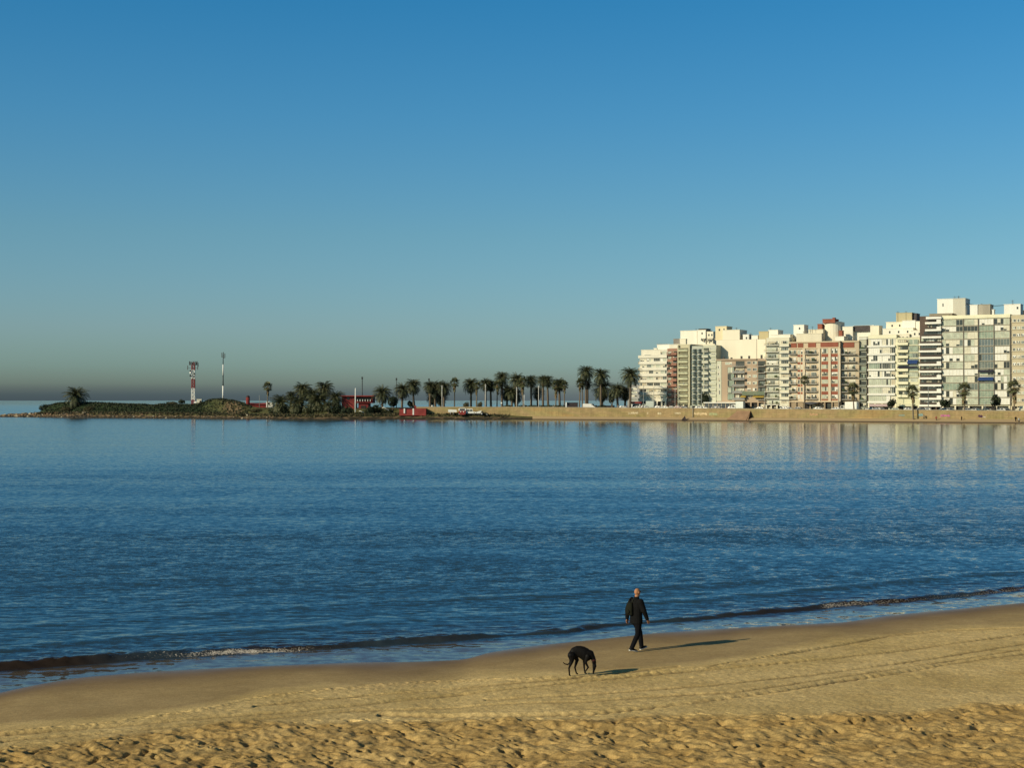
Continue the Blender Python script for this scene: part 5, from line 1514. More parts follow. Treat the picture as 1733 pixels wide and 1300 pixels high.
def rocks():
    r = random.Random(8); mb = MB(); ms = [mat('rock_%d' % i, c, .9, .2, 1) for i, c in enumerate([(.22, .14, .085), (.13, .10, .065), (.27, .21, .14), (.06, .052, .042), (.42, .37, .27)])]
    for i in range(900):
        px = r.choice([r.uniform(-20, 150), r.uniform(100, 460)]); d = r.choice([r.uniform(-.6, 2), r.uniform(1, 9)])
        ip = min(int(np.searchsorted(pxs, px)), len(pxs) - 1); idd = int(np.searchsorted(ds, d))
        x, y, z = X[idd, ip] + r.uniform(-1, 1), Y[idd, ip] + r.uniform(-.6, .3), max(Z[idd, ip], -.1)
        s = r.uniform(.12, .5) * (1.3 if px < 150 else 1); mb.mat(ms[3] if d < 1.2 else r.choice(ms + ms[:2] + [ms[3]] * 2 if px < 430 else ms[:4]))
        k = len(mb.v)
        for (a, b_, c_) in ((-1, -1, 0), (1, -1, 0), (1, 1, 0), (-1, 1, 0), (-.7, -.7, 1), (.6, -.8, 1), (.7, .6, 1), (-.6, .7, 1)):
            mb.v.append((x + a * s * r.uniform(.6, 1.2), y + b_ * s * r.uniform(.5, 1), z - .25 + c_ * s * r.uniform(.7, 1.2)))
        for q in ((4, 5, 6, 7), (0, 1, 5, 4), (1, 2, 6, 5), (2, 3, 7, 6), (3, 0, 4, 7)): mb.face([k + t for t in q])
    o = mb.build('rocks'); tag(o, 'rubble of brown and pale rocks along the headland waterline', 'rocks', kind='stuff')
rocks()

# ==================================================================== MASTS, POLES
RED = mat('red_paint', (.26, .035, .035), .6, .12, 1); WHITEP = mat('white_paint', (.80, .79, .74), .6, .06, 1); DKM = mat('dark_metal', (.05, .055, .055), .5, .2, 2)
STEEL = mat('galvanised_steel', (.30, .31, .29), .5, .12, 1)
def lattice_mast():
    y = far_y(327) + 45; s = y / F
    B = at_y(327, 682.5, y); root = empty('lattice_mast', B - Vector((0, 0, .8)), 'red and white lattice telecom mast crowded with antennas on the mound', 'mast')
    H = at_y(327, 612, y).z - B.z + .8; w = .62
    bands = [(1.0, .93, RED), (.93, .70, WHITEP), (.70, .44, RED), (.44, .21, WHITEP), (.21, 0.0, RED)]
    bands = [(682.5, 677.5, RED), (677.5, 657.5, WHITEP), (657.5, 641.5, RED), (641.5, 627, WHITEP), (627, 614, RED)]
    for ya, yb, m_ in bands:
        z0 = at_y(327, ya, y).z - B.z + .8; z1 = at_y(327, yb, y).z - B.z + .8
        if m_ is RED and ya > 680: z0 = 0
        mb = MB().mat(m_)
        n = max(2, int((z1 - z0) / 1.3))
        cs = [(-w, -w), (w, -w), (w, w), (-w, w)]
        for (a, b_) in cs: mb.tube([(a, b_, z0), (a, b_, z1)], .12, 5)
        for i in range(n):
            za, zb = z0 + (z1 - z0) * i / n, z0 + (z1 - z0) * (i + 1) / n
            for j in range(4):
                p, q = cs[j], cs[(j + 1) % 4]
                mb.tube([(p[0], p[1], za), (q[0], q[1], zb)], .07, 4); mb.tube([(q[0], q[1], za), (p[0], p[1], zb)], .07, 4); mb.tube([(p[0], p[1], zb), (q[0], q[1], zb)], .09, 4)
        mb.build('mast_section', root)
    def zz(py): return at_y(327, py, y).z - B.z + .8
    for k in range(7):
        a = k * 0.9; px_, py_ = math.cos(a) * 1.6, math.sin(a) * 1.6
        mb = MB().mat(DKM); mb.box(px_ - .18, px_ + .18, py_ - .12, py_ + .12, zz(618), zz(611.5 + k % 2)); mb.box(min(px_, 0), max(px_, .01), py_ - .04, py_ + .04, zz(617), zz(616.6)); mb.build('panel_antenna', root)
    for (dx, py) in ((2.2, 618), (-2.3, 623), (2.0, 623)):
        mb = MB().mat(DKM); mb.tube([(dx, -.6, zz(py + 3)), (dx, -.6, zz(py - 4))], .16, 5); mb.box(min(0, dx), max(0, dx), -.64, -.56, zz(py), zz(py - .4)); mb.build('whip_antenna', root)
    for (dx, py, r_) in ((-.9, 631, .5), (.7, 633, .42), (-1.0, 636, .42), (.5, 637.5, .35), (-1.0, 628.5, .4)):
        mb = MB().mat(WHITEP if r_ > .45 else DKM); mb.smooth = True; mb.ell((dx, -1.1, zz(py)), (r_, .3, r_), 10, 6); mb.build('dish_antenna', root)
    mb = MB().mat(WHITEP); mb.box(.6, 1.5, -1.2, -.6, -.3, 1.6); mb.build('equipment_box', root)
lattice_mast()
def pole_mast():
    y = far_y(378) + 50; B = at_y(377.5, 675, y)
    root = empty('mast', B - Vector((0, 0, 1)), 'very tall slim pole mast banded white and dark, right of the lattice mast', 'mast')
    def zz(py): return at_y(378, py, y).z - B.z + 1
    for a, c_, m_, r_ in ((676, 653, WHITEP, .34), (653, 635, DKM, .24), (635, 617, WHITEP, .28), (617, 600, DKM, .17)):
        mb = MB().mat(m_); mb.smooth = True; mb.tube([(0, 0, max(0, zz(a))), (0, 0, zz(c_))], [r_, r_ * .92], 8); mb.build('mast_section', root)
    for dx, a, c_ in ((.7, 606, 598.5), (-.55, 605, 597), (.1, 607, 596)):
        mb = MB().mat(DKM); mb.tube([(dx, 0, zz(a)), (dx, 0, zz(c_))], .17, 5); mb.box(min(0, dx), max(0.02, dx), -.04, .04, zz(a), zz(a) + .12); mb.build('antenna', root)
pole_mast()
def pole(px, ytop, ybase, off, label, r_=.09, m_=None, head=None, name='lamp_post', cat='lamp post', z=None, grp=None):
    y = far_y(px) + off; x = (px - 866.5) / F * y
    z = (at_y(px, ybase, y).z if z is None else z); h = at_y(px, ytop, y).z - z
    root = empty(name, (x, y, z), label, cat, grp)
    mb = MB().mat(m_ or STEEL); mb.smooth = True
    mb.tube([(0, 0, -.2), (0, 0, h)], [r_ * 1.3, r_ * .75], 7); mb.build('pole', root)
    if head == 'arm':
        mb = MB().mat(m_ or STEEL); mb.tube([(0, 0, h - .1), (.5, -.5, h + .15), (1.3, -1.3, h + .1)], .05, 5); mb.build('arm', root)
        mb = MB().mat(WHITEP); mb.ell((1.55, -1.55, h + .08), (.42, .42, .12), 8, 5); mb.build('lamp_head', root)
    elif head == 'lattice':
        mb = MB().mat(DKM)
        for i in range(int(h / .9)):
            zb = h - .9 * (i + 1)
            if zb < h * .35: break
            mb.box(-.22, .22, -.03, .03, zb, zb + .06); mb.tube([(-.2, .01, zb), (.2, .01, zb + .9)], .03, 4)
        mb.box(-.3, .3, -.2, .2, h, h + 1.0); mb.build('antenna_frame', root)
    elif head == 'globe':
        mb = MB().mat(WHITEP); mb.smooth = True; mb.ell((0, 0, h + .25), (.35, .35, .35), 10, 6); mb.build('lamp_globe', root)
    elif head == 'truss':
        mb = MB().mat(m_ or STEEL); mb.box(-.35, .35, -.04, .04, h - .5, h - .42); mb.box(-.25, .25, -.04, .04, h - 1.1, h - 1.02); mb.build('crossbar', root)
    return root
pole(601.5, 657, 697, 9, 'stout white flagpole before the red building', .22, WHITEP, name='flagpole', cat='flagpole')
pole(613, 642, 694, 34, 'dark latticed pole rising behind the red building roof', .2, DKM, 'lattice', name='mast', cat='mast')
pole(671, 644, 694, 34, 'thin dark mast left of the flat topped date palm', .14, DKM, 'lattice', name='mast', cat='mast')
pole(726, 645, 694, 24, 'thin dark mast at the left edge of the dark palm clump', .14, DKM, 'lattice', name='mast', cat='mast')
pole(439, 669, 690, 34, 'thin pale pole rising behind the low red roof', .09, STEEL, name='flagpole', cat='pole')
GL_ = 'lamp posts along the promenade'
for px, yt, lab in [(748, 652, 'white lamp post before the dense dark palm clump'), (821.5, 650, 'white lamp post between the machines and the crowded palms'), (874.5, 655, 'white lamp post before the second tallest crowded palm'),
                (887, 668, 'short white lamp post under the pale skirted fan palm'), (911.5, 653, 'white lamp post before the small dark palm'), (1089, 653, 'lamp post before the leftmost cream block'),
                (1106.5, 655, 'second lamp post before the leftmost cream block'), (1142.5, 656, 'lamp post before the brown brick block'), (1149, 650, 'lamp post between the brown and olive blocks'),
                (1172.5, 662, 'tall lamp post standing against the wall below the rounded glass balconies'), (1187.5, 655, 'lamp post at the right edge of the rounded balconies'),
                (1294.5, 662, 'lamp post at the right end of the pinkish brick block'), (1419.5, 600, 'very tall lamp post along the right edge of the red brick block'),
                (1571, 655, 'lamp post before the block striped with dark loggias'), (1667, 680, 'short lamp post below the blue awnings')]:
    pole(px, yt, 698, 8 if px != 1172.5 else 5.9, lab, .1 if px < 1400 else .11, STEEL if px > 1000 else WHITEP, 'arm' if px > 1000 else 'truss', z=street_z((px - 866.5) / F * far_y(px)) - .05 if px != 1172.5 else 1.2, grp=GL_)
pole(958.5, 681, 692, 8, 'short stout white post left of the dark wall', .28, WHITEP, name='bollard', cat='post', z=4.05)
pole(731.5, 688.5, 692, 8, 'short lamp with a bright white globe on the wall below the dark clump', .06, STEEL, 'globe', name='globe_lamp', z=4.1)
pole(849, 683.5, 692, 8, 'short lamp with a bright white globe before the dark hedges', .06, STEEL, 'globe', name='globe_lamp', z=4.1)
pole(701, 661, 665, 0, 'x', .01) if False else None

# ==================================================================== HEADLAND BUILDINGS
RED_D = mat('red_wall', (.19, .028, .026), .85, .2, .6); RED_L = mat('red_wall_bright', (.26, .045, .040), .9, .22, .6)
def local_box_building(name, x0, x1, off, label, cat='building'):
    y = far_y((x0 + x1) / 2) + off
    a = Vector(((x0 - 866.5) / F * y, y, 0)); c = Vector(((x1 - 866.5) / F * y, y, 0))
    return y, (c - a).length, a, lambda py, z0: at_y(x0, py, y).z - z0
# two storey red restaurant
y, W, a, zf = local_box_building('', 581, 636, 22, '')
z0 = 3.8
root = empty('red_building', (a.x, y, z0), 'two storey red building with a flared upper floor of windows under a flat roof', 'building')
zt, zm, zl = zf(669.5, z0), zf(676.5, z0), zf(681.5, z0)
mb = MB().mat(RED_D); mb.box(6, W - 3, 0, 10, -1, zm - .4); mb.build('wall', root)
up = MB().mat(RED_D); k0, k1 = 6 / 13, 0
pts = [(4.6, zm - .4), (W - 2.0, zm - .4), (W - .2, zt - .4), (4.6, zt - .4)]
up.extr([(-.6, zm - 1.4), (-1.6, zt - .4), (10, zt - .4), (10, zm - 1.4)], 'x', 4.6, W - 1.2); up.build('upper_floor', root)
lf = MB().mat(RED_L); lf.box(-.5, 4.5, -1, 9, -1, zt - .2); lf.build('left_wing', root)
rf = MB().mat(RED_L); rf.box(-1.2, W + .2, -2.2, 10.5, zt - .38, zt); rf.build('roof', root)
for i in range(12):
    g = MB().mat(GL_DARK); xx = 5.0 + i * (W - 6.8) / 12
    g.quad((xx, -1.0, zm - .5), (xx + .55, -1.0, zm - .5), (xx + .6, -1.55, zt - .5), (xx, -1.55, zt - .5)); g.build('window', root)
    if i % 2 == 0:
        c_ = MB().mat(WHITEP); c_.box(xx + .65, xx + .85, -1.28, -1.12, zm - .7, zm + .1); c_.build('light_fitting', root)
g = MB().mat(GL_DARK); g.box(1.6, 2.6, -1.1, -1.02, zm, zm + 1.0); g.build('window', root)
g = MB().mat(DARK); g.box(7, W - 4, -.1, -.02, -.5, zl - 1.2); g.build('porch_shade', root)  # flat dark panel standing for the shade under the upper floor
# low red hut with two white doors
y, W, a, zf = local_box_building('', 676, 721, 2.6, '')
z0 = at_y(700, 700, y).z
root = empty('red_hut', (a.x, y, z0), 'long low red hut with two narrow white doors at the water edge', 'hut')
zt = zf(690, z0)
mb = MB().mat(RED_L); mb.box(0, W, 0, 3.4, -.8, zt * .86); mb.box(.55 * W, W, -.3, -.003, -.8, zt * .84); mb.build('wall', root)
rf = MB().mat(mat('roof_dark', (.04, .035, .035), .9, .2)); rf.box(-.3, .56 * W, -.4, 3.6, zt * .865, zt); rf.build('roof', root)
for px in (684.5, 699.5):
    u_ = (px - 676) / 45 * W; d = MB().mat(WHITEP); d.box(u_ - .27, u_ + .27, -.36, -.05, .1 if px < 690 else -.5, zt * .84); d.build('door', root)
t = MB().mat(RED_L); t.box(W * .57, W * .63, -.2, 1, zt * .87, zt * 1.35); t.build('chimney', root)
# low red roofed building, its round red tower and white van bits on the left
y, W, a, zf = local_box_building('', 421, 450, 38, '')
z0 = 3.6
root = empty('low_building', (a.x, y, z0), 'low building with a bright red roof half sunk behind the scrub', 'building')
mb = MB().mat(RED_D); mb.box(0, W, 0, 8, -.6, zf(685, z0)); mb.build('wall', root)
rf = MB().mat(RED_L); rf.extr([(-.5, zf(685, z0) + .003), (8.5, zf(685, z0) + .003), (8.5, zf(682.5, z0)), (3, zf(682, z0))], 'x', -.3, W + .3); rf.build('roof', root)
y = far_y(419) + 36; B = at_y(419.5, 688, y)
root = empty('round_tower', B - Vector((0, 0, 2)), 'small round red tower with a dark dome beside the low red roof', 'tower')
s = y / F; h = at_y(419.5, 672.5, y).z - B.z + 2
mb = MB().mat(RED_D); mb.smooth = True; mb.tube([(0, 0, 0), (0, 0, h)], 3.3 * s, 14); mb.build('wall', root)
mb = MB().mat(mat('dome_dark', (.05, .03, .03), .7, .1)); mb.smooth = True; mb.ell((0, 0, h), (3.4 * s, 3.4 * s, .75), 14, 8); mb.build('dome', root)
def hut(px0, px1, yt, yb, off, label, m_, name='hut', cat='hut', door=True):
    y = far_y((px0 + px1) / 2) + off; a = at_y(px0, yb, y); W = (px1 - px0) / F * y; h = at_y(px0, yt, y).z - a.z
    root = empty(name, a, label, cat)
    mb = MB().mat(m_); mb.box(0, W, 0, 3, -1.2, h - .15); mb.build('wall', root)
    r2 = MB().mat(m_); r2.box(-.12, W + .12, -.15, 3.1, h - .147, h); r2.build('roof', root)
    if door: d = MB().mat(DARK); d.box(W * .6, W * .6 + .7, -.04, .03, -.2, h * .6); d.build('door', root)
hut(333, 341, 675.5, 682, 44, 'small cream equipment hut at the foot of the lattice mast', wallm('cream', C_CREAM))
hut(370.5, 376, 680, 683, 40, 'tiny pale concrete box on the grassy mound', wallm('cream', C_CREAM), door=False, name='concrete_box', cat='box')
hut(450.5, 456, 680, 684.5, 32, 'small white kiosk at the foot of the slender fan palm', WHITEP, name='kiosk', cat='kiosk')
hut(457, 462.5, 681, 684.5, 32, 'smaller white kiosk at the left edge of the thicket', WHITEP, name='kiosk', cat='kiosk')
hut(959.5, 978, 681.5, 692, 24, 'dark blank service building between the palms', mat('dark_wall', (.055, .045, .05), .9, .15), name='service_building', cat='building', door=False)
hut(1022, 1040, 686.5, 692, 24, 'low dark service building by the middle giant palm', mat('dark_wall2', (.05, .045, .048), .9, .15), name='service_building', cat='building', door=False)
def tarp(px, ya, yb, off, wpx, label):
    y = far_y(px) + off; B = at_y(px, yb, y); s = y / F
    root = MB().mat(mat('tarpaulin_%d' % px, (.52, .52, .48), .8, .15))
    w, h = wpx * s, (yb - ya) * s
    root.smooth = True
    k = [(-.5, 0, .9), (-.2, -.8, 1.0), (.1, -.9, .62), (.5, -.4, .2), (.42, .5, .1), (0, .8, .5), (-.35, .7, .85)]
    root.quad(*[(a * w, b_, c_ * h) for a, b_, c_ in k]); root.quad(*[(a * w, b_, c_ * h - .25) for a, b_, c_ in reversed(k)])
    for i in range(len(k)):
        a, b_ = k[i], k[(i + 1) % len(k)]
        root.quad((b_[0] * w, b_[1], b_[2] * h), (a[0] * w, a[1], a[2] * h), (a[0] * w, a[1], a[2] * h - .25), (b_[0] * w, b_[1], b_[2] * h - .25))
    o = root.build('tarpaulin', loc=B); tag(o, label, 'tarpaulin')
tarp(652.5, 689, 695, 12, 12, 'grey white tarpaulin slung over the shrubs by the round date palm')
tarp(612, 695, 698.5, 8, 9, 'pale tarpaulin bundle on the grass under the red building')
# ==================================================================== VEHICLES
M_TYRE = mat('tyre', (.02, .02, .02), .9, .1, 3); M_GLASSC = mat('car_glass', (.02, .025, .03), .08, .1, 1, spec=.8); M_CHROME = mat('hub_metal', (.35, .35, .34), .35, .1, 2, metal=.6)
M_LAMPC = mat('lamp_lens', (.7, .68, .6), .2, .05, 1); M_TAIL = mat('tail_lens', (.3, .02, .02), .3, .05, 1)
def wheel(parent, x, y, r=.32, w=.2, z=None):
    mb = MB().mat(M_TYRE); mb.smooth = True
    z = r if z is None else z
    mb.tube([(x, y - w / 2, z), (x, y + w / 2, z)], r, 14)
    mb.mat(M_CHROME); mb.tube([(x, y - w / 2 - .012, z), (x, y + w / 2 + .012, z)], r * .58, 10)
    mb.build('wheel', parent)
def car_proto(col, kind='hatch'):
    """car pointing along +x, origin between the wheels on the ground"""
    root = bpy.data.objects.new('car', None); COL.objects.link(root)
    m_ = mat('car_paint_%s_%s' % (kind, '%02d%02d%02d' % tuple(int(c * 99) for c in col)), col, .3, .05, .5, spec=.6)
    if kind == 'hatch':
        L, low = 4.1, [(-2.05, .32), (2.0, .28), (2.06, .55), (1.95, .72), (1.1, .88), (-1.95, .95), (-2.08, .70)]
        cab = [(1.05, .86), (.35, 1.42), (-1.35, 1.46), (-1.92, .93)]
    elif kind == 'van':
        L, low = 5.2, [(-2.5, .35), (2.5, .32), (2.6, .65), (2.45, 1.05), (1.9, 1.2), (-2.55, 1.25)]
        cab = [(1.85, 1.18), (1.2, 2.0), (.9, 2.12), (-2.5, 2.15), (-2.56, 1.23)]
    else:
        L, low = 4.5, [(-2.25, .34), (2.2, .28), (2.28, .55), (2.15, .74), (1.15, .88), (-1.4, .96), (-2.2, .96), (-2.3, .62)]
        cab = [(1.1, .86), (.45, 1.38), (-.85, 1.42), (-1.55, .95)]
    b_ = MB().mat(m_); hw = .86
    n0 = len(b_.v)
    for ysc, y_ in ((.97, -hw), (1, -hw + .08), (1, hw - .08), (.97, hw)):
        for (x_, z_) in low: b_.v.append((x_ * ysc, y_, .6 + (z_ - .6) * (.93 if ysc < 1 else 1)))
    k = len(low)
    for s_ in range(3):
        for i in range(k):
            j = (i + 1) % k; b_.face((n0 + s_ * k + j, n0 + s_ * k + i, n0 + (s_ + 1) * k + i, n0 + (s_ + 1) * k + j))
    b_.face([n0 + i for i in range(k)]); b_.face([n0 + 3 * k + i for i in range(k - 1, -1, -1)])
    cw = .74; top = [c for c in cab]
    n0 = len(b_.v); k = len(cab)                       # cabin, narrower at the roof
    for y_ in (-1, 1):
        for (x_, z_) in cab: b_.v.append((x_, y_ * (.80 - .16 * min(1, (z_ - .85) / .6)), z_))
    b_.face([n0 + i for i in range(k)]); b_.face([n0 + k + i for i in range(k - 1, -1, -1)])
    for i in range(k - 1): b_.face((n0 + i + 1, n0 + i, n0 + k + i, n0 + k + i + 1))
    b_.build('body', root)
    zc = max(c[1] for c in cab)
    def side(a, c_):
        for sg in (-1, 1):
            g = MB().mat(M_GLASSC)
            z0 = .98 if kind != 'van' else 1.3; z1 = zc - .1
            yw0 = .80 - .16 * min(1, (z0 - .85) / .6) + .012; yw1 = .80 - .16 * min(1, (z1 - .85) / .6) + .012
            sl0 = .18
            q = [(a, sg * yw0, z0), (c_, sg * yw0, z0), (c_ - (.35 if c_ > .5 else .05), sg * yw1, z1), (a + (.3 if a < -1.0 else .05), sg * yw1, z1)]
            g.quad(*(q if sg < 0 else q[::-1])); g.build('side_window', root)
    if kind == 'van': side(.95, 1.7)
    else: side(-1.35 if kind == 'hatch' else -1.1, -.35); side(-.25, .82)
    p0, p1 = cab[0], cab[1]
    g = MB().mat(M_GLASSC); g.quad((p0[0] + .0, -.70, p0[1] + .05), (p0[0] + .0, .70, p0[1] + .05), (p1[0] + .03, .60, p1[1] - .04), (p1[0] + .03, -.60, p1[1] - .04)); g.build('windscreen', root)
    for sg in (-1, 1):
        g = MB().mat(M_LAMPC); g.box(low[2][0] - .12, low[2][0] + .02, sg * .62 - .15, sg * .62 + .15, .58, .74); g.build('headlight', root)
        g = MB().mat(M_TAIL); g.box(-low[2][0] - .03, -low[2][0] + .1, sg * .66 - .1, sg * .66 + .1, .68, .86); g.build('tail_light', root)
    wb = L * .31
    for x_ in (-wb, wb):
        for y_ in (-.76, .76): wheel(root, x_, y_)
    return root
PROTO = {}
def car(px, d, col, label, kind='hatch', flip=False, grp='cars along the coast road'):
    p = wall_pt(px, d); q = wall_pt(px + 10, d)
    a = math.atan2(q.y - p.y, q.x - p.x) + (math.pi if flip else 0)
    key = (col, kind)
    if key not in PROTO: o = PROTO[key] = car_proto(col, kind)
    else: o = copy_tree(PROTO[key])
    o.location = (p.x, p.y, p.z - (.1 if 13 < d < 27 else -.02)); o.rotation_euler = (0, 0, a)
    tag(o, label, 'van' if kind == 'van' else 'car', grp)
    return o
WH, SI, BK, RD_, GR, BE = (.52, .51, .47), (.24, .24, .235), (.02, .022, .026), (.22, .02, .02), (.33, .36, .26), (.5, .45, .33)
for a in [(998, 16, WH, 'white van by the very tall flat topped date palm', 'van'), (944, 22, WH, 'white car half hidden behind the last crowded palms', 'hatch'), (1051, 22, BK, 'dark car under the short date palm', 'sedan'),
          (1057, 16, WH, 'white car between the short date palm and the largest palm', 'hatch'), (1077, 16, WH, 'white car just right of the largest date palm', 'sedan'), (1085, 23, BK, 'dark car at the left foot of the cream block', 'hatch'),
          (1093, 18, WH, 'white car pulling past the first lamp post of the cream block', 'hatch'), (1117, 18, SI, 'silver car before the cream block', 'hatch'), (1127, 17, WH, 'white car at the right foot of the cream block', 'sedan'),
          (1138, 22, BK, 'black car before the brown brick block', 'sedan'), (1150, 16, RD_, 'dark red car between the brown and olive blocks', 'hatch'), (1160, 22, BK, 'black car before the olive block', 'hatch'),
          (1153, 24, SI, 'grey car behind the dark red car', 'hatch'), (1184, 17, WH, 'white car beneath the rounded glass balconies', 'sedan'), (1193, 18, WH, 'white car beside the dark tree of the grey green block', 'hatch'),
          (1209, 22, BK, 'dark car at the left end of the white canopy', 'sedan'), (1219, 17, BK, 'dark car before the white canopy with one pale lamp', 'hatch'), (1233, 20, RD_, 'dark red car before the white canopy', 'hatch'),
          (1241, 16, WH, 'white car just left of the small white lorry', 'hatch'), (1288, 16, WH, 'long white car right of the ramp', 'sedan'), (1274, 22, BK, 'dark car behind the top of the ramp', 'hatch'),
          (1326, 16, WH, 'white car before the beige balcony block', 'sedan'), (1336, 22, SI, 'grey car at the corner of the red brick block', 'hatch'), (1350, 22, BK, 'black car at the left of the red brick block', 'sedan'),
          (1388, 23, WH, 'pale car behind the right half of the red brick block frontage', 'hatch'), (1413, 16, WH, 'white car beside the very tall lamp post', 'hatch'), (1428, 22, BK, 'black car left of the white box truck', 'hatch'),
          (1470, 20, WH, 'white car at the left foot of the bright white block', 'hatch'), (1493, 22, BK, 'black car before the mauve shop canopy', 'sedan'), (1482, 18, SI, 'silver car before the mauve shop canopy', 'hatch'),
          (1517, 16, GR, 'pale green car before the pale green block', 'sedan'), (1540, 21, WH, 'white car behind the trunk of the palm on the sand', 'hatch'), (1559, 17, BK, 'black saloon right of the palm on the sand', 'sedan'),
          (1566, 22, WH, 'white car nosing out behind the black saloon', 'hatch'), (1600, 16, WH, 'white car at the left foot of the wide glassy block', 'hatch'), (1609, 22, SI, 'silver car right of the tree by the glassy block', 'hatch'),
          (1640, 22, SI, 'grey car behind the trunk of the fan palm left of the awnings', 'hatch'), (1650, 16, WH, 'white saloon below the blue awnings', 'sedan'), (1672, 18, BE, 'beige car beside the short lamp post', 'hatch'),
          (1692, 20, WH, 'white car under the dark bushy tree', 'hatch'), (1705, 22, BK, 'black car right of the dark bushy tree', 'sedan'), (1731, 12, BE, 'beige van cut by the right edge', 'van')]:
    car(*a, flip=(int(a[0]) % 3 == 0))
def truck(px, d, label, cab_col, box_col, boxL=4.2, boxH=2.6, flip=False, name='truck', small=False):
    p = wall_pt(px, d); q = wall_pt(px + 10, d)
    root = empty(name, (p.x, p.y, p.z - .1), label, 'truck', rz=math.atan2(q.y - p.y, q.x - p.x) + (math.pi if flip else 0))
    m1 = mat('truck_cab_%d' % px, cab_col, .4, .06); m2 = mat('truck_box_%d' % px, box_col, .6, .08)
    b_ = MB().mat(m1); x0 = boxL / 2 + .15
    b_.extr([(x0, .5), (x0 + 1.7, .45), (x0 + 1.75, 1.1), (x0 + 1.45, 2.05), (x0, 2.15)], 'y', -.95, .95); b_.build('cab', root)
    g = MB().mat(M_GLASSC); g.quad((x0 + 1.765, -.8, 1.15), (x0 + 1.765, .8, 1.15), (x0 + 1.49, .75, 1.98), (x0 + 1.49, -.75, 1.98)); g.build('windscreen', root)
    for sg in (-1, 1):
        g = MB().mat(M_GLASSC); q2 = [(x0 + .4, sg * .963, 1.2), (x0 + 1.5, sg * .963, 1.2), (x0 + 1.3, sg * .963, 1.9), (x0 + .4, sg * .963, 1.9)]
        g.quad(*(q2 if sg < 0 else q2[::-1])); g.build('side_window', root)
    c_ = MB().mat(m2); c_.box(-boxL / 2, boxL / 2, -1.08, 1.08, .85, .85 + boxH); c_.mat(DKM); c_.box(-boxL / 2, x0 + .3, -.5, .5, .5, .84); c_.build('cargo_box', root)
    for x_ in (-boxL / 2 + .9, x0 + .8):
        for y_ in (-.9, .9): wheel(root, x_, y_, .42, .26)
truck(1442, 17, 'white box truck parked before the narrow cream block', (.5, .48, .42), (.78, .76, .68), 4.4, 2.5, flip=True)
truck(1253, 17, 'small white lorry with a tall box, left of the ramp', (.66, .66, .60), (.68, .70, .64), 2.8, 2.4, flip=True)
truck(1102, 22, 'grey green delivery truck under the cream block', (.35, .38, .34), (.40, .44, .40), 3.4, 2.4, flip=True)
# kiosk with red panels by the last palm
p = wall_pt(1076, 22)
root = empty('kiosk', p, 'small red and white kiosk between the largest palm and the cream block', 'kiosk')
g = MB().mat(WHITEP); g.box(-1.6, 1.6, -1, 1, 0, 2.2); g.build('wall', root)
g = MB().mat(RED_L); g.box(-2.0, 2.0, -1.5, 1.3, 2.205, 2.9); g.build('roof', root)
g = MB().mat(DARK); g.box(-1.1, 1.1, -1.03, -.9, .9, 1.9); g.build('hatch', root)

# machines parked on the grass before the wall
def on_bank(px, py, off):
    y = far_y(px) + off; return at_y(px, py, y)
B = on_bank(766, 701.5, 3.4)
root = empty('trailer', B, 'long white flat trailer standing on dark wheels on the grass', 'trailer')
g = MB().mat(WHITEP); g.extr([(-1.6, .85), (-1.7, 1.9), (1.5, 1.75), (1.6, .85)], 'y', -.9, .9); g.build('body', root)
g = MB().mat(DKM); g.box(1.6, 2.5, -.06, .06, .75, .85); g.build('drawbar', root)
for x_ in (-.7, .4):
    for y_ in (-.85, .85): wheel(root, x_, y_, .4, .2)
B = on_bank(782.5, 703, 3.0)
root = empty('truck', B, 'red nosed truck with white roof and two round pale headlights, on the grass', 'truck')
g = MB().mat(RED_L); s_ = [(-1.15, .45), (-.6, .2), (.6, .2), (1.15, .45), (1.35, 1.1), (1.25, 1.75), (-1.25, 1.75), (-1.35, 1.1)]
g.extr(s_, 'y', -1.6, 2.2); g.build('body', root)
g = MB().mat(WHITEP); g.extr([(-1.32, 1.76), (1.32, 1.76), (1.5, 2.35), (1.1, 2.7), (-1.1, 2.7), (-1.5, 2.35)], 'y', -1.2, 2.0); g.build('cab', root)
g = MB().mat(M_GLASSC); g.box(-1.0, 1.0, -1.23, -1.202, 1.85, 2.5); g.build('windscreen', root)
for sg in (-1, 1):
    g = MB().mat(M_LAMPC); g.smooth = True; g.ell((sg * .55, -1.62, 1.35), (.24, .1, .24), 10, 6); g.build('headlight', root)
    for y_ in (-1.0, 1.5): wheel(root, sg * 1.1, y_, .45, .3)
B = on_bank(797, 702, 3.6)
root = empty('pickup', B, 'white and grey pickup with open windows beside the red nosed truck', 'pickup')
g = MB().mat(WHITEP); g.extr([(-1.9, .5), (1.9, .5), (1.95, 1.0), (1.0, 1.15), (-1.9, 1.2)], 'y', -.85, .85); g.extr([(-1.7, 2.0), (.7, 2.0), (.6, 2.25), (-1.6, 2.25)], 'y', -.8, .8)
for x_ in (-1.65, -.5, .6): g.box(x_, x_ + .12, -.8, -.7, 1.15, 2.05); g.box(x_, x_ + .12, .7, .8, 1.15, 2.05)
g.build('body', root)
g = MB().mat(GL_MID); g.box(-1.5, .55, -.72, .72, 1.2, 1.95); g.build('windows', root)
for x_ in (-1.3, 1.3):
    for y_ in (-.8, .8): wheel(root, x_, y_, .38, .22)
B = on_bank(810.5, 702, 3.2)
root = empty('skip', B, 'low white skip with slanting side, right of the pickup', 'skip')
g = MB().mat(WHITEP); g.extr([(-.8, .5), (.8, .5), (1.0, 1.55), (.1, 1.4), (-1.1, .95)], 'y', -.7, .7); g.build('body', root)
g = MB().mat(DKM); g.box(-.9, .9, -.4, .4, 0, .49); g.build('base_frame', root)
B = on_bank(819.5, 703.5, 3.0)
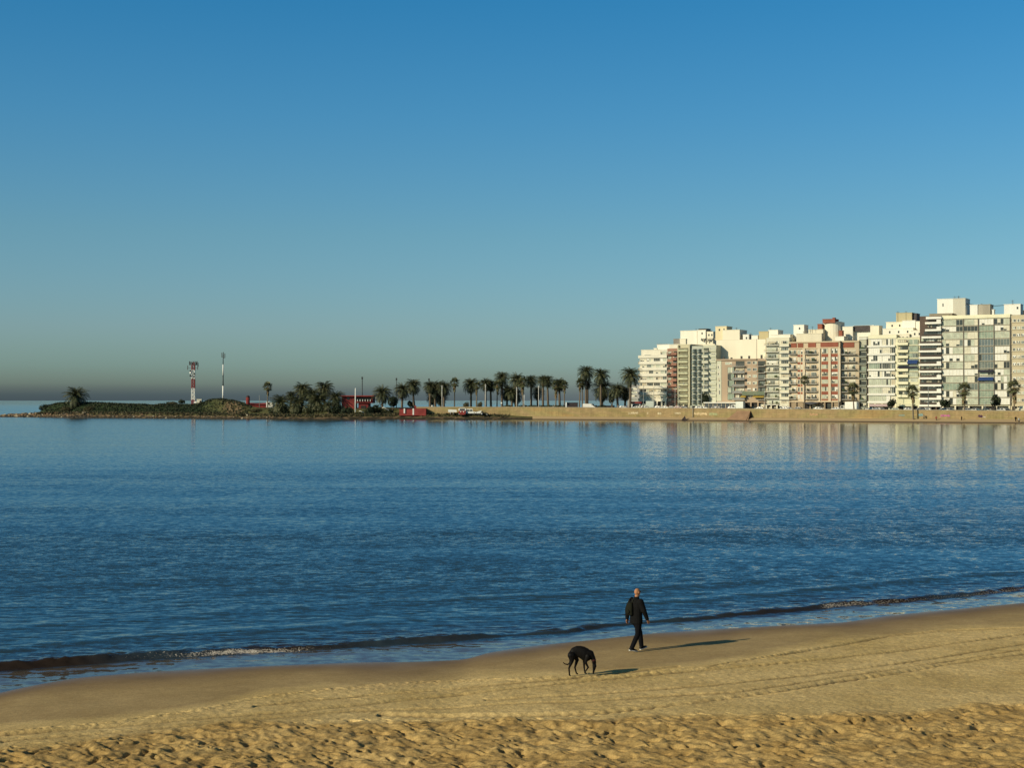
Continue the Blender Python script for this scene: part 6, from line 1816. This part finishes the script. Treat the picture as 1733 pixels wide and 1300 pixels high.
root = empty('tractor', B, 'dark open tractor at the right end of the row of machines', 'tractor')
g = MB().mat(mat('tractor_dark', (.04, .04, .025), .8, .2)); g.extr([(-1.3, .5), (1.3, .45), (1.5, .9), (.5, 1.2), (-.2, 1.1), (-1.2, 1.5)], 'y', -.45, .45); g.build('body', root)
g = MB().mat(mat('tractor_seat', (.06, .05, .03), .8, .2)); g.box(-.8, -.3, -.3, .3, 1.3, 1.7); g.build('seat', root)
g = MB().mat(DKM); g.tube([(.5, 0, 1.15), (.1, 0, 1.7)], .05, 5); g.build('steering_column', root)
for y_ in (-.62, .62): wheel(root, -.8, y_, .68, .3); wheel(root, 1.1, y_, .4, .2)
# peaked dark beach tent by the far waterline
B = on_bank(1157.5, 711, 1.6)
root = empty('beach_tent', B, 'small dark peaked beach tent on the far sand below the olive block', 'tent')
g = MB().mat(mat('tent_cloth', (.05, .035, .035), .9, .2, 2)); b0 = [(-.9, -.5, 0), (.75, -.7, 0), (.9, .7, 0), (-.8, .8, 0)]; t_ = (.35, 0, 1.55)
for i in range(4): g.quad(b0[i], b0[(i + 1) % 4], t_)
g.build('canopy', root)
g = MB().mat(DKM); g.tube([(.35, 0, 0), (.36, 0, 1.9)], .03, 5); g.build('pole', root)

# ==================================================================== FIGURES
def bake(mb, name, parent, voxel, smooth=4, mat_=None):
    """fuse overlapping limbs into one continuous skin"""
    o = mb.build(name, parent)
    r_ = o.modifiers.new('r', 'REMESH'); r_.mode = 'VOXEL'; r_.voxel_size = voxel; r_.use_smooth_shade = True
    s_ = o.modifiers.new('s', 'SMOOTH'); s_.iterations = smooth; s_.factor = .5
    dg = bpy.context.evaluated_depsgraph_get(); dg.update()
    me = bpy.data.meshes.new_from_object(o.evaluated_get(dg))
    o.modifiers.clear()
    o.data = me; me.name = name
    me.materials.clear()
    for m_ in mb.mats: me.materials.append(m_)
    me.polygons.foreach_set('use_smooth', [True] * len(me.polygons))
    return o
def limb(mb, pts, rad, seg=10):
    P_ = [Vector(p) for p in pts]
    for i in range(len(P_) - 1):
        for t in (0, 1):
            p = P_[i + t]; r_ = rad[i + t]; mb.ell(tuple(p), (r_, r_, r_), seg, 6)
        mb.tube([P_[i], P_[i + 1]], [rad[i], rad[i + 1]], seg)
def loft(mb, rings, seg=16):
    """stack of horizontal ellipses (x, y, z, rx, ry)"""
    n = len(mb.v)
    for (x_, y_, z_, rx, ry) in rings:
        for k in range(seg):
            a = 2 * math.pi * k / seg; mb.v.append((x_ + rx * math.cos(a), y_ + ry * math.sin(a), z_))
    for i in range(len(rings) - 1):
        for k in range(seg):
            k2 = (k + 1) % seg; mb.face((n + i * seg + k, n + i * seg + k2, n + (i + 1) * seg + k2, n + (i + 1) * seg + k))
    mb.face([n + k for k in range(seg - 1, -1, -1)]); mb.face([n + (len(rings) - 1) * seg + k for k in range(seg)])
def skin_mat(name, c, rough=.6, var=.15, scale=9): return mat(name, c, rough, var, scale, spec=.12)
M_SKIN = skin_mat('skin', (.40, .19, .10)); M_JACKET = skin_mat('black_cloth', (.006, .006, .0065), .9); M_TROUSER = skin_mat('navy_cloth', (.005, .005, .007), .95); M_SHOE = skin_mat('shoe_black', (.015, .015, .016), .6)
M_SOLE = mat('shoe_sole', (.62, .60, .55), .8, .1, 6); M_BAG = skin_mat('bag_olive', (.011, .012, .008), .9); M_LENS = mat('sunglass', (.008, .008, .009), .1, .05, 3)
def hand(mb, wrist, elbow, fwd, sgn):
    """palm, four curled fingers and a thumb, hanging relaxed"""
    w = Vector(wrist); d = (w - Vector(elbow)).normalized(); f = Vector(fwd).normalized(); s_ = d.cross(f).normalized() * sgn
    pc = w + d * .045
    for k, off in enumerate((-.030, -.010, .010, .030)):
        limb(mb, [w + f * off * .6, w + d * .085 + f * off], [.014, .012], 8)
        L = (.072, .082, .077, .06)[3 - k]
        a = w + d * .088 + f * off; b_ = a + d * L * .5 - s_ * .006; c_ = b_ + d * L * .33 - s_ * .022
        limb(mb, [a, b_, c_], [.0095, .0088, .0075], 7)
    t0 = w + d * .03 + f * .034; t1 = t0 + d * .035 + f * .026 - s_ * .01; t2 = t1 + d * .03 + f * .008 - s_ * .008
    limb(mb, [t0, t1, t2], [.013, .011, .009], 7)
def shoe(parent, ankle, toe_dir, pitch, name='shoe'):
    """local shoe: heel under the ankle, toe along toe_dir, pitch lifts the toe or heel"""
    a = Vector(ankle); t = Vector(toe_dir).normalized(); c_, s_ = math.cos(pitch), math.sin(pitch)
    side = Vector((t.y, -t.x, 0))
    def P3(f, l, u): return tuple(a + t * (f * c_ - u * s_) + side * l + Vector((0, 0, 1)) * (f * s_ + u * c_))
    up = MB().mat(M_SHOE); up.smooth = True
    secs = [(-.075, .026, .035), (-.05, .036, .055), (0, .038, .06), (.05, .040, .045), (.10, .046, .032), (.15, .045, .024), (.185, .034, .016), (.20, .016, .008)]
    n = len(up.v)
    for (f, w_, h_) in secs:
        for k in range(10):
            an = 2 * math.pi * k / 10; up.v.append(P3(f, w_ * math.cos(an), -.055 + max(-.0, h_ * (.5 + .62 * math.sin(an)) * 1.25)))
    for i in range(len(secs) - 1):
        for k in range(10):
            k2 = (k + 1) % 10; up.face((n + i * 10 + k, n + i * 10 + k2, n + (i + 1) * 10 + k2, n + (i + 1) * 10 + k))
    up.face([n + k for k in range(9, -1, -1)]); up.face([n + (len(secs) - 1) * 10 + k for k in range(10)])
    o = up.build(name, parent)
    so = MB().mat(M_SOLE); n = 0
    ol = [(-.085, 0), (-.07, .034), (0, .036), (.08, .046), (.15, .048), (.2, .03), (.215, 0), (.2, -.03), (.15, -.048), (.08, -.042), (0, -.036), (-.07, -.034)]
    for u_ in (-.078, -.058):
        for (f, l_) in ol: so.v.append(P3(f, l_, u_))
    k = len(ol); so.face(range(k - 1, -1, -1)); so.face(range(k, 2 * k))
    for i in range(k): j = (i + 1) % k; so.face((i, j, k + j, k + i))
    so.build('sole', o)
def person(name, loc, heading, label, top=M_JACKET, legs=M_TROUSER, skin=M_SKIN, stride=.27, scale=1.0, hero=False, group=None):
    """heading = angle of travel from +x; built facing +y'"""
    root = empty(name, loc, label, 'person', group, rz=heading - math.pi / 2)
    root.scale = (scale,) * 3
    v = 1 if hero else 2.2
    hip = .92
    Lf, Rf = (-.085, stride, .105), (.085, -stride * .92, .13)       # ankles: left forward, right trailing
    Lk, Rk = (-.09, stride * .72 + .02, .50), (.09, -stride * .20 + .03, .50)
    Lh, Rh = (-.085, 0, hip), (.085, 0, hip)
    Ls, Rs = (-.185, .0, 1.44), (.185, .0, 1.44)
    Le, Re = (-.265, -.09, 1.17), (.27, .04, 1.17)
    Lw, Rw = (-.275, -.10, .905), (.285, .15, .925)
    # one continuous body under the clothes: head, neck, torso, arms with hands, legs
    bd = MB().mat(skin); bd.smooth = True
    loft(bd, [(0, 0, .88, .12, .08), (0, 0, 1.0, .13, .09), (0, .0, 1.15, .12, .085), (0, .005, 1.32, .15, .09), (0, 0, 1.42, .13, .08), (0, .005, 1.47, .065, .06), (0, .015, 1.53, .056, .058), (0, .025, 1.58, .057, .062)])
    bd.ell((0, .035, 1.665), (.074, .092, .098), 18, 12)              # skull
    bd.ell((0, .06, 1.61), (.056, .066, .062), 14, 9)                 # jaw
    limb(bd, [(0, .128, 1.665), (0, .146, 1.64)], [.010, .014], 8)    # nose
    limb(bd, [(-.018, .122, 1.605), (.018, .122, 1.605)], [.011, .011], 8)    # lips
    for sg in (-1, 1):
        bd.ell((sg * .077, .03, 1.652), (.012, .020, .031), 8, 6)     # ear
        bd.ell((sg * .03, .115, 1.678), (.017, .012, .010), 8, 5)     # brow
    for (h_, k_, a_) in ((Lh, Lk, Lf), (Rh, Rk, Rf)): limb(bd, [h_, k_, a_], [.07, .045, .032])
    for (s_, e_, w_, sg) in ((Ls, Le, Lw, -1), (Rs, Re, Rw, 1)):
        limb(bd, [s_, e_, w_], [.045, .036, .026]); limb(bd, [(0, 0, 1.38), Vector(s_) - Vector((0, 0, .05))], [.05, .04])
        if hero: hand(bd, w_, e_, (0, 1, 0), sg)
        else: limb(bd, [w_, Vector(w_) + Vector((0, .01, -.14))], [.03, .02])
    bake(bd, 'body', root, .0065 * v * 1.1, 2)
    jk = MB().mat(top); jk.smooth = True                              # jacket
    loft(jk, [(0, -.005, .79, .205, .155), (0, -.005, .90, .205, .158), (0, -.008, 1.02, .20, .15), (0, -.01, 1.15, .205, .15), (0, -.012, 1.28, .222, .15), (0, -.01, 1.38, .218, .135), (0, -.005, 1.45, .16, .10), (0, .0, 1.49, .082, .075), (0, .012, 1.535, .074, .073)])
    for (s_, e_, w_) in ((Ls, Le, Lw), (Rs, Re, Rw)):
        s2 = Vector(s_) + Vector((0, -.005, -.035)); limb(jk, [s2, e_, Vector(w_) + (Vector(e_) - Vector(w_)) * .03], [.092, .074, .056])
    bake(jk, 'jacket', root, .011 * v, 3)
    tr = MB().mat(legs); tr.smooth = True
    loft(tr, [(0, 0, .76, .15, .115), (0, -.005, .86, .165, .125), (0, 0, .96, .155, .115), (0, 0, 1.02, .14, .105)])
    for (h_, k_, a_) in ((Lh, Lk, Lf), (Rh, Rk, Rf)):
        limb(tr, [Vector(h_) - Vector((0, 0, .04)), Vector(h_).lerp(Vector(k_), .5), k_, Vector(k_).lerp(Vector(a_), .5), Vector(a_) + Vector((0, 0, .0))], [.108, .098, .076, .072, .064])
    bake(tr, 'trousers', root, .011 * v, 3)
    shoe(root, (Lf[0], Lf[1], Lf[2] - .005), (-.1, 1, 0), .18 if stride > .1 else 0); shoe(root, (Rf[0], Rf[1], Rf[2] - .0), (.12, 1, 0), -.20 if stride > .1 else 0)
    if hero:
        g = MB().mat(M_LENS); g.smooth = True
        for sg in (-1, 1):
            g.ell((sg * .034, .122, 1.668), (.026, .014, .017), 10, 6); g.tube([(sg * .06, .115, 1.672), (sg * .079, .07, 1.674), (sg * .083, .02, 1.668)], .004, 5)
        g.build('sunglasses', root)
    return root
F_ = sand_at(1077, 1103)
HEAD = math.atan2(.60, .80)
hero = person('person', F_, HEAD, 'bald man in black jacket, dark trousers and white soled shoes walking along the wet sand', hero=True)
root = empty('backpack', F_, 'small dark olive backpack on the left back of the walking man', 'backpack', rz=HEAD - math.pi / 2)
bk = MB().mat(M_BAG); bk.smooth = True
loft(bk, [(-.07, -.185, 1.02, .10, .05), (-.07, -.195, 1.05, .125, .07), (-.075, -.20, 1.15, .13, .078), (-.075, -.195, 1.27, .125, .07), (-.07, -.185, 1.36, .10, .055), (-.07, -.175, 1.39, .06, .03)])
bake(bk, 'bag', root, .012, 3)
pk_ = MB().mat(M_BAG); pk_.smooth = True; pk_.ell((-.075, -.275, 1.13), (.09, .03, .075), 12, 8); pk_.build('pocket', root)
for sg, x_ in ((-1, -.15), (1, .0)):
    st = MB().mat(mat('strap_%d' % (x_ * 100), (.014, .015, .010), .9, .1)); st.tube([(x_, -.17, 1.35), (x_ - .005, -.13, 1.44), (x_ - .02, -.03, 1.515 if x_ > -.1 else 1.50), (x_ - .02, .08, 1.46), (x_ - .03, .145, 1.33), (x_ - .04, .12, 1.15), (x_ - .09, -.02, 1.08), (x_ - .05, -.15, 1.07)], .014, 6); st.build('strap', root)

# ------------------------------------------------------------------ greyhound
def greyhound():
    B = sand_at(978, 1144.2)
    k = 2400 / B.y
    def p(px, py, dy=0.0): return Vector(((px - 978) / k, dy, (1144.2 - py) / k))
    root = empty('dog', B, 'slim black greyhound with arched back sniffing the sand, tail held out behind', 'dog')
    mb = MB().mat(skin_mat('dog_coat', (.005, .0045, .0045), .6, .3)); mb.smooth = True
    def chain(pts, rad, seg=10): limb(mb, pts, rad, seg)
    def trunk(pts):
        for a, b_ in zip(pts[:-1], pts[1:]):
            for t in range(5):
                q = a[0].lerp(b_[0], t / 4); ry = a[1] + (b_[1] - a[1]) * t / 4; rz = a[2] + (b_[2] - a[2]) * t / 4
                mb.ell(tuple(q), (.075, ry, rz), 12, 8)
    trunk([(p(965.5, 1110), .070, .085), (p(970, 1104.5), .080, .115), (p(976, 1103), .078, .135), (p(982.5, 1104.5), .088, .160), (p(988.5, 1107.5), .095, .185), (p(994, 1109), .088, .165), (p(998, 1110), .07, .115)])
    chain([p(994, 1105), p(999.5, 1107), p(1003.5, 1114), p(1006, 1122)], [.085, .085, .062, .048])                        # neck
    chain([p(1005.5, 1123), p(1006, 1128), p(1005, 1134), p(1004, 1140.6)], [.047, .054, .034, .019]); chain([p(1005.3, 1133), p(1003.6, 1139)], [.028, .017])   # head and jaw
    chain([p(1003.7, 1140.6), p(1003.8, 1141.2)], [.016, .013])
    for sg in (-1, 1): chain([p(1006.2, 1124, sg * .035), p(1003.6, 1121.5, sg * .055), p(1001.8, 1123, sg * .055)], [.017, .014, .007], 7)            # folded ears
    # tail
    chain([p(963.5, 1111), p(965.2, 1118), p(964, 1123), p(960.8, 1125.6), p(956.5, 1124.6), p(953.3, 1122.2)], [.034, .024, .019, .017, .015, .012], 8)
    # hind legs: thigh, stifle forward, hock back, shank
    chain([p(966, 1109, -.06), p(967.5, 1119, -.075), p(962.8, 1130.5, -.08), p(963.6, 1142.2, -.08), p(965.4, 1143.6, -.08)], [.085, .050, .023, .019, .020])
    chain([p(968.5, 1109, -.06), p(968, 1117, -.07)], [.08, .055])
    chain([p(970.5, 1108, .06), p(977, 1118.5, .075), p(973.2, 1131.5, .08), p(975.6, 1140.8, .08), p(977.6, 1142.2, .08)], [.085, .048, .023, .018, .020])
    # fore legs: the near one lifted and folded at the wrist
    chain([p(993.5, 1110, .055), p(988.5, 1119.5, .06), p(988.8, 1130, .06), p(990, 1140, .06), p(992.2, 1141.2, .06)], [.070, .034, .023, .017, .019])
    chain([p(994.5, 1111, -.055), p(990.8, 1121, -.06), p(995.2, 1129.6, -.06), p(990.8, 1136, -.06), p(989.6, 1138.8, -.06)], [.068, .033, .023, .016, .018])
    bake(mb, 'body', root, .0075, 2)
    c = MB().mat(mat('dog_collar', (.06, .01, .01), .6, .1)); q = p(1004.4, 1117); c.smooth = True
    q2 = p(1005, 1119); c.tube([q, q2], .060, 12); c.build('collar', root)
greyhound()
# far figures on the other beach
M_TOP2 = skin_mat('red_top', (.22, .05, .04)); M_TOP3 = skin_mat('pale_top', (.6, .58, .52)); M_TOP4 = skin_mat('grey_top', (.12, .12, .11))
for (px, py, off, hd, top, lab) in [(1564, 710.3, 5.5, 2.9, M_TOP4, 'far walker in grey by the blue graffiti on the wall'), (1584.5, 713, 3.5, .3, M_TOP2, 'far walker in dull red below the pink graffiti'),
                                   (1627.5, 713, 4.0, 3.0, M_JACKET, 'far walker in black by the fan palm left of the awnings'), (1719, 714, 3.0, -2, M_JACKET, 'figure in black at the right edge of the far beach'),
                                   (1724.5, 716, 1.2, -1.2, M_TOP3, 'figure in a pale top nearest the far waterline at the right edge')]:
    y = far_y(px) + off; q = at_y(px, py, y)
    person('person', q, hd, lab, top=top, group='small far figures on the other beach', stride=.18)
